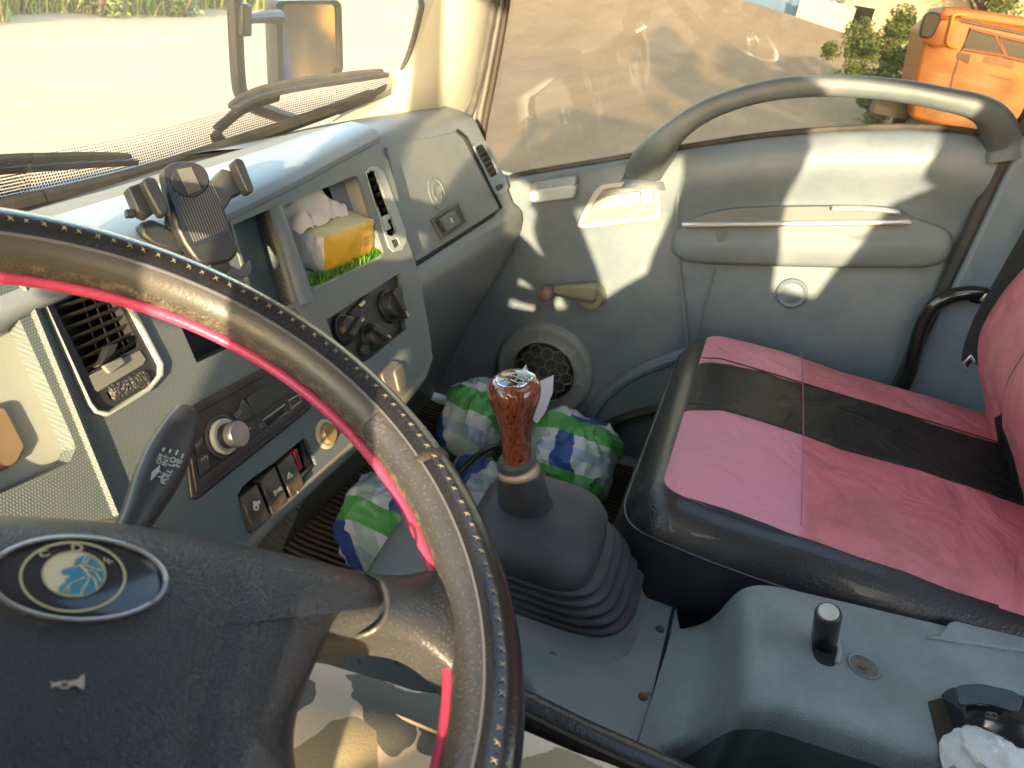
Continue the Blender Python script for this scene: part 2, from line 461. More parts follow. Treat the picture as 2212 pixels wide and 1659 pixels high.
barrier('white_wall', 1731, 1838, 60, 1.45, whitew, 'low white rendered wall beside the far yellow vehicle')
building('white_building', 1822, 84, 11, 6.5, 6, whitew, 'white building with teal window trim behind the far white wall', 'building', 2, 4)
building('pink_building', 1890, 98, 6, 7, 6, pinkm, 'pink rendered building beyond the bushes', 'building', 2, 2)
building('cream_building', 2110, 62, 16, 7.5, 8, M('cream_wall', (.5,.45,.36), .85, var=.1), 'cream building rising behind the orange dump truck', 'building', 2, 6)

# ------------------------------------------------------------------ vehicles outside
orange = M('orange_paint', (.36,.115,.010), .5, var=.1, vs=2, dust=.35, dcol=(.30,.15,.06), ds=1.5)
tyre = M('tyre', (.025,.025,.025), .85, var=.2, dust=.4, dcol=(.15,.12,.09), ds=4)
def wheel(par, c, r, wd, ax=(1, 0, 0), rim=None):
    mb = MB(); ax = V(ax)
    mb.lathe(V(c)-ax*wd/2, ax, [(r*.55, 0), (r*.93, 0), (r, wd*.2), (r, wd*.8), (r*.93, wd), (r*.55, wd)], 24)
    q = obj('wheel', mb, tyre, par)
    mb = MB(); mb.lathe(V(c)-ax*(wd/2+.01), ax, [(r*.2, -.03), (r*.25, 0), (r*.5, .03), (r*.56, .0), (r*.56, wd*.4)], 20)
    obj('rim', mb, rim or orange, q)
# orange dump truck, seen from its near side; its front points the way our cab does
TX = 17.2
tp_ = Pl((-1, 0, 0), (TX, 0, 0))
o0 = tp_.at(2060, 150)
dt = thing('dump_truck', (TX+1.2, o0.y, hgt(TX, o0.y)), 'orange dump truck with dark cab windows parked across the yard', 'dump truck')
dz = V((1, 0, 0))
def tq(px, py, off=0): return X(px, py, TX-off)
mb = MB(); mb.slab([tq(*p) for p in rrect([(2000, 62), (2035, 32), (2300, 75), (2300, 330), (1968, 258), (1976, 180)], .1, 3)], dz*2.3)
obj('cab', mb, orange, dt, bevel=.06)
roofp = [tq(*p) for p in [(2028, 36), (2045, 12), (2300, 48), (2300, 74)]]
mb = MB(); mb.slab([p+dz*.1 for p in roofp], dz*2.1); obj('roof_fairing', mb, orange, dt, bevel=.05)
for q in ([(2080, 106), (2096, 62), (2152, 76), (2170, 120)], [(2172, 122), (2158, 78), (2240, 96), (2250, 140)]):
    mb = MB(); mb.slab([tq(*p, .02) for p in rrect(q, .08, 2)], dz*.05); f = obj('window', mb, winm, dt)
    e = [tq(*p, .03) for p in q]
    mb = MB(); mb.tube(e, .03, 6, closed=True); obj('window_seal', mb, M('faded_pink_seal', (.26,.10,.06), .7), f)
mb = MB(); mb.tube([tq(2077, 45, .02), tq(2300, 92, .02)], .025, 6); obj('rain_gutter', mb, dark, dt)
mb = MB(); mb.tube([tq(2079, 100, .012), tq(2060, 160, .012), tq(2046, 215, .012)], .012, 5); obj('door_gap', mb, dark, dt)
mb = MB(); mb.slab([tq(*p, .03) for p in rrect([(2066, 125), (2070, 112), (2098, 118), (2092, 138)], .1, 2)], dz*.06)
hnd = obj('door_handle', mb, M('handle_recess', (.1,.05,.02), .6), dt)
mb = MB(); mb.tube([tq(*p, .09) for p in spline([(2088, 32), (2062, 33), (2055, 55), (2047, 88), (2052, 99), (2070, 103)], 4)], .028, 7); obj('grab_rail', mb, M('yellow_paint', (.5,.24,.03), .45), dt)
mb = MB(); mb.slab([tq(*p, .35) for p in rrect([(1985, 78), (1996, 32), (2012, 24), (2030, 28), (2034, 42), (2016, 80), (2000, 84)], .25, 3)], dz*.18); mo = obj('mirror', mb, dark, dt, bevel=.03)
mb = MB(); mb.tube([tq(2020, 36, .3), tq(2048, 40, 0)], .025, 6); mb.tube([tq(1992, 84, .3), tq(2020, 98, .1), tq(2050, 98, 0)], .025, 6); obj('mirror_arm', mb, orange, mo)
mb = MB(); mb.slab([tq(*p, .015) for p in [(2000, 245), (1998, 190), (2300, 215), (2300, 330)]], dz*.05); obj('sill_panel', mb, M('pale_orange_dust', (.36,.19,.08), .8, var=.15), dt)
for k, (a, b) in enumerate([((2128, 118), (2190, 150)), ((2140, 160), (2185, 176))]):
    mb = MB(); mb.slab([tq(*p, .012) for p in rrect([a, (b[0], a[1]+12), b, (a[0]-6, b[1]-14)], .2, 2)], dz*.02); obj('door_marking', mb, M('grey_marking', (.22,.13,.07), .8), dt)
yb = o0.y
mb = MB(); mb.slab([V((TX+.2, yb-1.7, .95)), V((TX+.2, yb-6.6, .95)), V((TX+.2, yb-7.0, 2.6)), V((TX+.2, yb-1.9, 2.6)), V((TX+.2, yb-1.7, 2.9)), V((TX+.2, yb-1.5, 2.9))], dz*2.2); obj('tipper_body', mb, orange, dt, bevel=.05)
mb = MB(); mb.box((TX+1.2, yb-3.2, .8), (.45, 0, 0), (0, 4.2, 0), (0, 0, .14)); obj('chassis', mb, dark, dt)
for yy in (yb-.1, yb-4.1, yb-5.4):
    for xx in (TX+.25, TX+2.1): wheel(dt, (xx, yy, .52), .52, .32)
# far yellow vehicle
fx, fy = gp(1822, 40, 78); fz = hgt(fx, fy)
yt = thing('construction_vehicle', (fx, fy, fz), 'small far yellow construction vehicle at the end of the yard', 'vehicle')
yel = M('machine_yellow', (.36,.18,.02), .5, var=.1)
mb = MB(); mb.slab([V((fx, fy+dy, fz+z)) for dy, z in [(1.0,.55), (-1.0,.55), (-1.0,1.15), (-.2,1.25), (0,1.2), (1.0,1.0)]], (1.3, 0, 0)); obj('body', mb, yel, yt, bevel=.06)
mb = MB(); mb.slab([V((fx+.15, fy+dy, fz+z)) for dy, z in [(-.15,1.2), (-.9,1.15), (-.8,1.75), (-.25,1.75)]], (1.0, 0, 0)); cb = obj('driver_cabin', mb, winm, yt)
mb = MB(); mb.box((fx+.65, fy-.52, fz+1.8), (.6,0,0), (0,.42,0), (0,0,.05)); obj('cabin_roof', mb, yel, cb)
for yy in (-.65, .65):
    for xx in (0, 1.3): wheel(yt, (fx+xx, fy+yy, fz+.4), .4, .3, rim=yel)
tree(-11, -8.6, 9, 2.4, 'unseen green tree added beyond the driver side to cast a shadow across the yard', 'unseen trees added for their shadows', 1400, .26)  # both trees stand unseen, put in to throw shadows over the yard
tree(-13, -6.2, 9.5, 2.0, 'slim unseen green tree added beyond the driver side to cast a long shadow on the far yard', 'unseen trees added for their shadows', 1200, .26)
# yellow wheel loader behind us on the right: what the wing mirror shows
lx, ly = 4.15, -8.2
wl = thing('wheel_loader', (lx, ly, 0), 'orange yellow wheel loader standing behind the cab, seen in the wing mirror', 'loader')
mb = MB(); mb.slab([V((lx-.9, ly+dy, z)) for dy, z in [(.2,.9), (-2.6,.9), (-2.7,1.7), (-1.0,2.0), (.2,1.9)]], (1.8, 0, 0)); obj('body', mb, yel, wl, bevel=.08)
mb = MB(); mb.slab([V((lx-.7, ly+dy, z)) for dy, z in [(.25,1.9), (-1.0,1.95), (-.9,3.1), (.1,3.1)]], (1.4, 0, 0)); cb = obj('driver_cabin', mb, winm, wl)
mb = MB(); mb.box((lx, ly-.4, 3.16), (.8,0,0), (0,.65,0), (0,0,.07)); obj('cabin_roof', mb, yel, cb)
for s in (-.55, .55):
    mb = MB(); mb.tube([(lx+s, ly+.1, 1.5), (lx+s, ly+1.0, 1.5), (lx+s, ly+1.9, .6)], .1, 8); obj('arm', mb, yel, wl)
mb = MB(); mb.slab([V((lx-1.25, ly+dy, z)) for dy, z in [(1.8,.25), (2.6,.15), (2.5,.3), (1.95,.5), (1.9,1.2), (1.8,1.2)]], (2.5, 0, 0)); obj('bucket', mb, yel, wl)
for yy in (.5, -1.9):
    for xx in (-1.0, 1.0): wheel(wl, (lx+xx, ly+yy, .7), .7, .5, rim=yel)
mb = MB()
rows = []
for i in range(15):
    rows.append([V((-3+i*1.4, -12.5-j*.8, 2.6*math.sin(min(1, j/4)*math.pi/2)*(.7+.5*noise.noise((i*.5, j*.4, 1)))-.05)) for j in range(10)])
mb.loft(rows); tag(obj('earth_bank', mb, M('brown_earth', (.19,.12,.075), .95, var=.35, vs=1.5, bump=.8, bs=6), smooth=180), kind='structure')
for x, y, h in ((1.6, -18, 7), (4.6, -19, 8), (8.6, -18, 7)):
    tree(x, y, h, 2.8, 'green tree on the earth bank behind the cab, seen only in the wing mirror', 'trees on the bank behind', 1500, .24)
# ------------------------------------------------------------------ the cab we sit in
XD = 1.55
DP = Pl((-1, 0, 0), (XD, 0, 0))
def dd(px, py, off=0.0): return X(px, py, XD-off)
SILL = [dd(*p) for p in [(1096, 391), (1140, 381), (1300, 355), (1470, 327), (1640, 302), (1800, 288), (1960, 283), (2090, 292), (2172, 312)]]
def zs(y):
    for a, b in zip(SILL, SILL[1:]):
        if b.y <= y <= a.y: return lerp(a.z, b.z, (a.y-y)/(a.y-b.y))
    return SILL[0].z if y > SILL[0].y else SILL[-1].z
DR = SILL[-1].y                     # rear edge of the door
ZF = 1.05
cab_b = thing('cab_body', (.6, 0, ZF), 'grey lined truck cab body with pale sunlit windscreen pillar and dusty windscreen', 'truck cab')
mb = MB(); mb.box((.62, 0, ZF-.05), (1.0, 0, 0), (0, 1.0, 0), (0, 0, .05)); obj('floor_panel', mb, carpet, cab_b)
mb = MB()
for c_, a_, h_ in ((.62, 1.02, (1.0, 1.70)), (.62, 1.02, (2.28, 2.45)), (-.29, .11, (1.70, 2.28)), (1.50, .14, (1.70, 2.28))): mb.box((c_, -1.0, sum(h_)/2), (a_, 0, 0), (0, .03, 0), (0, 0, (h_[1]-h_[0])/2))
obj('rear_wall', mb, headliner, cab_b)
mb = MB()
for x0, x1, y0, y1 in ((-.40, .32, -1.02, .70), (1.02, 1.64, -1.02, .70), (.32, 1.02, .02, .70), (.32, 1.02, -1.02, -.58)): mb.box(((x0+x1)/2, (y0+y1)/2, 2.42), ((x1-x0)/2, 0, 0), (0, (y1-y0)/2, 0), (0, 0, .03))  # middle left open, an invented gap so skylight fills console and seat
obj('roof', mb, headliner, cab_b)
mb = MB(); mb.panel(Pl((0, 0, -1), (0, 0, 2.39)), [], []) if 0 else mb.tube([V((x, y, 2.385)) for x, y in ((.31, .03), (1.03, .03), (1.03, -.59), (.31, -.59))], .014, 6, closed=True); obj('fill_light_hatch_frame', mb, dark, cab_b)  # rim of the added roof opening that lets skylight in
mb = MB(); mb.box((.62, .84, 1.35), (1.0, 0, 0), (0, .03, 0), (0, 0, .3)); obj('firewall', mb, plastic, cab_b)
# driver's side: door skin, window posts and header
LX = -.38
sil = [(-1.0, 1.92), (-.55, 1.905), (-.35, 1.85), (-.2, 1.765), (.05, 1.67), (.30, 1.55), (.9, 1.5)]
mb = MB(); mb.slab([V((LX, y, z)) for y, z in sil]+[V((LX, .9, 1.0)), V((LX, -1, 1.0))], (.05, 0, 0)); obj('driver_door_panel', mb, door_pl, cab_b)
mb = MB(); mb.slab([V((LX, y, z)) for y, z in [(-1, 1.85), (-.80, 1.85), (-.86, 2.4), (-1, 2.4)]], (.05, 0, 0)); obj('rear_post', mb, headliner, cab_b)
mb = MB(); mb.slab([V((LX, y, z)) for y, z in [(-1, 2.3), (.52, 2.3), (.52, 2.4), (-1, 2.4)]], (.05, 0, 0)); obj('header_rail', mb, headliner, cab_b)
mb = MB(); mb.slab([V((LX, y, z)) for y, z in [(.142, 1.55), (.212, 1.55), (.252, 2.32), (.200, 2.32)]], (.02, 0, 0)); obj('shade_divider', mb, seal, cab_b)  # unseen bar, added and widened to shade the wheel rim and radio
mb = MB(); mb.slab([V((LX, y, z)) for y, z in [(.58, 1.58), (.68, 1.55), (.60, 2.4), (.47, 2.4)]], (.07, 0, 0)); obj('driver_pillar', mb, cream, cab_b)
vz = thing('sun_blocker', (LX+.03, -.2, 2.3), 'made-up grey visor out of view at the driver side window, shaped to block the sun', 'sun visor')  # added out of view, outline cut to shape sun patches on the passenger door
mb = MB(); mb.slab([V((LX+.055, y, z)) for y, z in [(.03, 2.30), (.03, 1.99), (-.09, 1.94), (-.155, 1.98), (-.30, 2.12), (-.40, 2.2), (-.40, 2.30)]], (.014, 0, 0)); obj('blocker_panel', mb, headliner, vz, bevel=.004)
mb = MB(); mb.tube([(LX+.06, .03, 2.305), (LX+.06, -.40, 2.305), (LX+.06, -.46, 2.33)], .006, 8); obj('blocker_rod', mb, silver, vz)
# rear post on the passenger side
mb = MB(); mb.slab([V((XD-.035, y, z)) for y, z in [(DR-.012, 1.0), (DR-.012, 1.905), (-1, 1.905), (-1, 1.0)]], (.08, 0, 0)); obj('lower_post_trim', mb, door_pl, cab_b, bevel=.008)
mb = MB(); mb.slab([V((XD-.03, y, z)) for y, z in [(DR-.035, 1.909), (DR-.045, 2.4), (-1, 2.4), (-1, 1.909)]], (.08, 0, 0)); obj('post_trim', mb, M('post_grey', (.14,.16,.165), .55, var=.1), cab_b, bevel=.008)
mb = MB(); mb.tube([(XD-.02, DR-.016, 2.4), (XD-.02, DR-.012, 1.93), (XD-.012, DR-.006, 1.89), (XD-.012, DR-.006, 1.5), (XD-.012, DR-.006, 1.1)], .015, 8); obj('door_seal', mb, seal, cab_b)
# windscreen
def wsx(x, z):
    y = .768 - .012*sstep(.5, -.3, x) - .085*max(0, (x-1.02)/.4)**2.0
    return V((x, y-.27*(z-1.69), z))
base_px = [((-60, 452), .762), ((0, 437), .762), ((150, 404), .764), ((300, 365), .764), ((450, 318), .76), ((600, 268), .752), ((720, 226), .738), ((800, 194), .714)]
SEAL = [Y(*p, y) for p, y in base_px] + [X(*p, 1.405) for p in [(843, 166), (866, 128), (884, 75), (900, 10), (916, -70)]]
SEAL = [V((-.33, .75, 1.672))] + SEAL + [V((1.405, SEAL[-1].y-.1, 2.38))]
SS = [V(p) for p in spline(SEAL, 5)]
gx = [-.33+i*(1.78/30) for i in range(31)]
def glass(name, tint, dust, dcol, rough=.02, streak=None):
    m = bpy.data.materials.new(name); m.use_nodes = True
    n, l = m.node_tree.nodes, m.node_tree.links
    n.remove(n['Principled BSDF']); o = n['Material Output']
    tr = n.new('ShaderNodeBsdfTransparent'); tr.inputs[0].default_value = (*tint, 1)
    gl = n.new('ShaderNodeBsdfGlossy'); gl.inputs['Roughness'].default_value = rough
    ge = n.new('ShaderNodeNewGeometry'); dt_ = n.new('ShaderNodeVectorMath'); dt_.operation = 'DOT_PRODUCT'
    l.new(ge.outputs['Normal'], dt_.inputs[0]); l.new(ge.outputs['Incoming'], dt_.inputs[1])
    def mth(op, a_, b_=None):
        q = n.new('ShaderNodeMath'); q.operation = op
        for i, v in enumerate((a_, b_)):
            if v is None: continue
            if isinstance(v, (int, float)): q.inputs[i].default_value = v
            else: l.new(v, q.inputs[i])
        return q.outputs[0]
    fr = mth('ADD', mth('MULTIPLY', mth('POWER', mth('SUBTRACT', 1, mth('ABSOLUTE', dt_.outputs['Value'])), 5), .9), .045)
    a = n.new('ShaderNodeMixShader'); l.new(fr, a.inputs[0]); l.new(tr.outputs[0], a.inputs[1]); l.new(gl.outputs[0], a.inputs[2])
    df = n.new('ShaderNodeBsdfDiffuse'); df.inputs[0].default_value = (*dcol, 1)
    tl = n.new('ShaderNodeBsdfTranslucent'); tl.inputs[0].default_value = (*dcol, 1)
    ds = n.new('ShaderNodeMixShader'); ds.inputs[0].default_value = .5; l.new(df.outputs[0], ds.inputs[1]); l.new(tl.outputs[0], ds.inputs[2])
    tc = n.new('ShaderNodeTexCoord'); nz = n.new('ShaderNodeTexNoise'); nz.inputs['Scale'].default_value = 5; nz.inputs['Detail'].default_value = 8; nz.inputs['Roughness'].default_value = .7
    mp = n.new('ShaderNodeMapping'); l.new(tc.outputs['Object'], mp.inputs[0]); l.new(mp.outputs[0], nz.inputs['Vector'])
    if streak: mp.inputs['Scale'].default_value = streak
    mr = n.new('ShaderNodeMapRange'); mr.inputs[1].default_value = .35; mr.inputs[2].default_value = .7; mr.inputs[3].default_value = dust[0]; mr.inputs[4].default_value = dust[1]
    l.new(nz.outputs['Fac'], mr.inputs[0])
    b = n.new('ShaderNodeMixShader'); l.new(mr.outputs[0], b.inputs[0]); l.new(a.outputs[0], b.inputs[1]); l.new(ds.outputs[0], b.inputs[2])
    l.new(b.outputs[0], o.inputs['Surface'])
    return m
mb = MB(); mb.loft([[wsx(x, z) for x in gx] for z in [1.62, 1.7, 1.8, 1.95, 2.1, 2.25, 2.39]])
obj('windscreen', mb, glass('windscreen_glass', (.97,.98,.95), (.07, .15), (.82,.70,.53)), cab_b, smooth=180)
# printed dot band along the foot of the windscreen
def uvdots(name):
    m = bpy.data.materials.new(name); m.use_nodes = True
    n, l = m.node_tree.nodes, m.node_tree.links
    p = n['Principled BSDF']; p.inputs['Base Color'].default_value = (.05,.045,.04,1); p.inputs['Roughness'].default_value = .7
    uv = n.new('ShaderNodeUVMap'); sx = n.new('ShaderNodeSeparateXYZ'); l.new(uv.outputs[0], sx.inputs[0])
    def mth(op, a, b=None, c=None):
        q = n.new('ShaderNodeMath'); q.operation = op
        for i, v in enumerate((a, b, c)):
            if v is None: continue
            if isinstance(v, (int, float)): q.inputs[i].default_value = v
            else: l.new(v, q.inputs[i])
        return q.outputs[0]
    u, v = sx.outputs[0], sx.outputs[1]
    row = mth('FLOOR', v); off = mth('MULTIPLY', mth('MODULO', row, 2), .5)
    fu = mth('SUBTRACT', mth('FRACT', mth('ADD', u, off)), .5); fv = mth('SUBTRACT', mth('FRACT', v), .5)
    dist = mth('SQRT', mth('ADD', mth('POWER', fu, 2), mth('POWER', fv, 2)))
    rad = mth('SUBTRACT', .46, mth('MULTIPLY', v, .019))
    k = mth('LESS_THAN', dist, rad)
    tr = n.new('ShaderNodeBsdfTransparent'); mx = n.new('ShaderNodeMixShader')
    l.new(k, mx.inputs[0]); l.new(tr.outputs[0], mx.inputs[1]); l.new(p.outputs[0], mx.inputs[2])
    l.new(mx.outputs[0], n['Material Output'].inputs['Surface'])
    return m
def band(name, pts, wid, up, mat, par, pitch=.0042):
    mb = MB(); me = None
    rows = [[p+up(p)*wid*k/6 for p in pts] for k in range(7)]
    mb.loft(rows); o = obj(name, mb, mat, par, smooth=180, fix=False)
    uvl = o.data.uv_layers.new(name='UVMap'); n = len(pts); arc = [0]
    for a, b in zip(pts, pts[1:]): arc.append(arc[-1]+(b-a).length)
    for lp in o.data.loops:
        k, j = divmod(lp.vertex_index, n); uvl.data[lp.index].uv = (arc[j]/pitch, wid*k/6/pitch)
    return o
bp = [wsx(p.x, p.z-.006)+V((-.001, -.006, 0)) for p in SS if -.3 < p.x < 1.38 and p.z < 1.80]
band('dot_band', bp, .058, lambda p: V((-.45*sstep(1.25, 1.38, p.x), -.27, 1)).normalized(), uvdots('printed_dots'), cab_b)
mb = MB(); mb.tube([p+V((0, -.010, -.003)) for p in SS], [.011 if p.x < 1.36 and p.z < 1.8 else .0055 for p in SS], 8); obj('windscreen_seal', mb, seal, cab_b)
# front pillar lining
Lp = [(916, -70), (900, 10), (886, 75), (868, 128), (846, 170), (790, 214), (700, 268)]
Rp = [(1074, -70), (1062, 10), (1051, 75), (1040, 135), (1024, 200), (1004, 250), (960, 300)]
Lx = [1.405]*4+[1.40, 1.36, 1.27]; Rx = [1.53]*5+[1.52, 1.50]
rows = []
for (a, xa, b, xb) in zip(Lp, Lx, Rp, Rx):
    p, q = X(*a, xa), X(*b, xb)
    out = []
    for k in range(13):
        t = k/12; o = p.lerp(q, t)
        o += V((-.030, -.030, .0))*math.sin(math.pi*t)**.8*(1 if a[1] < 200 else .5)
        out.append(o)
    rows.append(out)
top = [p+(p-q)*((2.4-p.z)/max(.01, p.z-q.z)) for p, q in zip(rows[0], rows[1])]
mb = MB(); mb.loft([top]+rows); po = obj('pillar_lining', mb, cream, cab_b, smooth=180, sub=1)
def strip(name, px, x, r, mat, par, flat=(1, 1)):
    ps = [X(*p, x) for p in px]; ps = [ps[0]+(ps[0]-ps[1])*((2.4-ps[0].z)/max(.01, ps[0].z-ps[1].z))]+ps
    mb = MB(); mb.tube([ps[0]]+[V(p) for p in spline(ps[1:], 4)], r, 8, flat=flat); return obj(name, mb, mat, par)
strip('pillar_seal', [(1066, -40), (1062, 20), (1050, 90), (1036, 165), (1018, 235), (1000, 275)], 1.535, .010, M('grey_seal', (.055,.055,.053), .8, dust=.3), cab_b)
strip('pillar_edge', [(1082, -40), (1078, 10), (1064, 80), (1050, 145), (1036, 190)], 1.56, .007, bluepaint, cab_b)
# engine cover plate beside the driver, with its rounded near edge
PLZ = 1.33
plate_top = [(1130, 1330), (1060, 1240), (1150, 1090), (1330, 1100), (1462, 1292), (1422, 1460), (1383, 1620)]
edge1 = [(1383, 1622), (1300, 1600), (1220, 1565), (1160, 1520), (1128, 1480), (1100, 1400), (1040, 1330)]
PT = [Z(*p, PLZ) for p in [(1462, 1290), (1383, 1622), (1300, 1597), (1220, 1556), (1165, 1508), (1120, 1445), (1040, 1400), (900, 1330), (860, 1180), (1000, 1120), (1200, 1080)]]
PT[7] = V((.60, .24, PLZ)); PT[8] = V((.66, .30, PLZ)); PT[9] = V((.84, .30, PLZ)); PT[10] = V((.90, .18, PLZ))
cen = V((.72, .06, PLZ))
rings = []
for k, dz in [(.94, 0), (.975, -.002), (1.0, -.010), (1.03, -.03), (1.05, -.07), (1.06, -.285)]:
    rings.append([V((cen.x+(p.x-cen.x)*k, cen.y+(p.y-cen.y)*k, PLZ+dz)) for p in [V(q) for q in spline(PT, 4, True)]])
mb = MB(); mb.loft(rings[::-1], True, False, True)
obj('engine_cover', mb, M('engine_cover_grey', (.23,.275,.29), .5, var=.14, bump=.35, bs=450, dust=.75, dcol=(.33,.32,.29), ds=11, spots=(22,.13,(.1,.11,.11))), cab_b, smooth=50)
mb = MB(); mb.tube([Z(*p, PLZ+.001) for p in [(1458, 1303), (1422, 1460), (1385, 1618)]], .0022, 6); obj('cover_seam', mb, hole, cab_b)
rust = M('rusty_screw', (.17,.10,.07), .6, metal=.4, var=.4, vs=80)
for p in [(1426, 1358), (1389, 1504)]:
    mb = MB(); o = Z(*p, PLZ+.0015); mb.lathe(o, (0, 0, 1), [(.0052, -.003), (.0052, .0005), (.0042, .0016), (.001, .0012)], 14)
    mb.box(o+V((0, 0, .0016)), (.003, .001, 0), (-.0003, .0007, 0), (0, 0, .0004)); obj('screw', mb, rust, cab_b)
# ribbed rubber mat
mb = MB(); rows = []
for j in range(40):
    y = .80-j*.019
    rows.append([V((.80+i*.045, y, ZF+.006+.12*sstep(.55, .8, y)+.004*noise.noise((i*.4, j*.3, 0)))) for i in range(17)])
mb.loft(rows)
mt = obj('floor_mat', mb, M('ribbed_mat', (.10,.07,.045), .75, var=.2, vs=10, bump=1.0, bs=22, bt='wave', dust=.7, dcol=(.20,.14,.085), ds=6), smooth=180)
tag(mt, 'dusty brown ribbed rubber mat on the passenger footwell floor', 'floor mat')
# ------------------------------------------------------------------ passenger door
door = thing('passenger_door', (XD+.05, 0, 1.1), 'grey passenger door with arched grab handle, window winder and round speaker', 'door')
yF = .60
prof = [(0, 0), (.004, .012), (.016, .026), (.034, .034), (.055, .036), (.078, .030), (.105, .014), (.135, .004), (.17, .002), (.23, .006), (.30, .010), (.38, .010), (.46, .006), (.56, 0), (.68, 0), (.8, -.004)]
NY = 44
rows = []
for d, off in prof:
    r = []
    for j in range(NY+1):
        y = lerp(yF, DR+.004, j/NY); a = .35+.65*sstep(.22, .04, y)
        if y > .2: a *= .6
        q = off*a if d > .01 else off*.8
        edge = sstep(DR+.03, DR+.004, y)*.003
        z0 = zs(y); z = z0-d*(z0-1.06)/.80 if d > .3 else z0-d
        r.append(V((XD-q+edge+.006, y, z)))
    rows.append(r)
rows.insert(0, [p+V((.04, 0, .001)) for p in rows[0]])
mb = MB(); mb.loft(rows); dpn = obj('door_panel', mb, door_pl, door, smooth=60)
# glass, belt seal, outer skin
yy = [yF-.02+(DR-.03-yF)*i/6 for i in range(7)]
mb = MB(); mb.loft([[V((XD+.035+.02*(zs(y)-2.0)*0, y, zs(y)-.03)) for y in yy], [V((XD+.02, y, 2.0)) for y in yy], [V((XD-.02, y, 2.38)) for y in yy]])
obj('window_glass', mb, glass('side_glass', (.42,.375,.30), (.004, .028), (.55,.48,.38), streak=(.4,1,3)), door, smooth=180)
mb = MB(); mb.tube([V((XD+.022, p.y, p.z+.004)) for p in [V(q) for q in spline(SILL, 5)]], .0065, 8); obj('belt_seal', mb, seal, door)
mb = MB(); mb.slab([V((XD+.07, yF, zs(yF)-.005))]+[V((XD+.07, p.y, p.z-.006)) for p in SILL]+[V((XD+.07, DR, 1.0)), V((XD+.07, yF, 1.0))], (.03, 0, 0)); obj('outer_skin', mb, bluepaint, door)
mb = MB(); mb.tube([V((XD+.03, DR-.02, 1.86)), V((XD+.015, DR-.03, 2.1)), V((XD-.02, DR-.05, 2.38))], .014, 8); obj('window_channel', mb, seal, door)
strip('window_channel', [(1100, -40), (1094, 10), (1079, 100), (1062, 190), (1044, 285), (1036, 380)], XD+.012, .009, M('brown_channel', (.05,.04,.03), .8, dust=.4, dcol=(.12,.09,.06)), door, (1.1, .8))
strip('frame_liner', [(1086, -40), (1081, 10), (1067, 90), (1050, 180), (1034, 262), (1026, 340)], XD-.004, .0065, M('frame_grey', (.085,.085,.083), .6, dust=.4), door)
# arched grab handle
arc = [(1396, 408), (1402, 362), (1424, 322), (1462, 282), (1512, 246), (1580, 217), (1660, 196), (1750, 186), (1850, 187), (1950, 197), (2040, 214), (2105, 230), (2146, 256), (2163, 300), (2165, 345)]
ap = [dd(x, y, .045 if 3 <= i <= 11 else (.030 if i in (2, 12) else (.0 if i > 1 else -.030))) for i, (x, y) in enumerate(arc)]
rr = [.052, .044, .031, .022, .0195, .018, .018, .018, .018, .018, .0185, .020, .024, .030, .034]
sp_ = spline([(*p, r) for p, r in zip(ap, rr)], 5)
mb = MB(); path = [V(p[:3]) for p in sp_]; rad = [p[3] for p in sp_]
mb2 = []
for i, p in enumerate(path):
    t = (path[min(i+1, len(path)-1)]-path[max(0, i-1)]).normalized(); a = V((-1, 0, 0)); a = (a-t*a.dot(t)).normalized(); b = t.cross(a)
    ring = []
    for k in range(16):
        q = 2*math.pi*k/16; c, s = math.cos(q), math.sin(q)
        c = math.copysign(abs(c)**.6, c); s = math.copysign(abs(s)**.6, s)
        ring.append(p+(a*c*1.15+b*s)*rad[i])
    mb2.append(ring)
mb.loft(mb2, True, False, True); obj('grab_handle', mb, M('handle_grey', (.075,.098,.112), .45, var=.1, bump=.2, bs=600, dust=.3, dcol=(.2,.19,.17), ds=6), door, smooth=50)
# sill cover at the front
mb = MB(); mb.slab([dd(*p, .034) for p in rrect([(1141, 418), (1147, 412), (1240, 399), (1245, 404), (1240, 426), (1234, 430), (1150, 440), (1141, 434)], .2, 2)], (.024, 0, 0)); obj('sill_cover', mb, M('cover_silver', (.36,.42,.46), .35, metal=.25, var=.06), door, bevel=.005)
mb = MB(); mb.slab([dd(*p, .030) for p in rrect([(1149, 395), (1246, 380), (1241, 402), (1143, 417)], .12, 2)], (.02, 0, 0)); obj('sill_cover', mb, plastic, door, bevel=.003)
# inner handle
bz = [(1245, 490), (1262, 452), (1282, 415), (1300, 398), (1420, 384), (1424, 400), (1427, 462), (1420, 474), (1300, 488), (1262, 493)]
bi = [(1258, 484), (1272, 455), (1292, 424), (1304, 408), (1410, 396), (1413, 404), (1415, 458), (1410, 465), (1300, 478), (1266, 483)]
mb = MB(); mb.panel(DP, rrect(bz, .15, 2), [(rrect(bi, .15, 2), .020, False)], .02, .017); hb = obj('handle_bezel', mb, M('bezel_pale', (.40,.41,.38), .4, var=.08, dust=.4), door, bevel=.002)
mb = MB(); mb.slab([dd(*p, .010) for p in bi], (.004, 0, 0)); obj('handle_recess', mb, M('recess_grey', (.19,.20,.19), .5, dust=.4), hb)
mb = MB(); lv = spline([(1283, 440), (1310, 425), (1345, 418), (1375, 415), (1382, 420), (1380, 438), (1345, 446), (1305, 450), (1284, 447)], 3, True); mb.slab([dd(*p, .022) for p in lv], (.012, 0, 0)); obj('handle_lever', mb, MATS['bezel_pale'], hb, bevel=.004)
mb = MB(); mb.slab([dd(*p, .020) for p in rrect([(1384, 405), (1410, 402), (1412, 440), (1384, 444)], .15, 2)], (.012, 0, 0)); obj('lock_slide', mb, MATS['bezel_pale'], hb, bevel=.003)
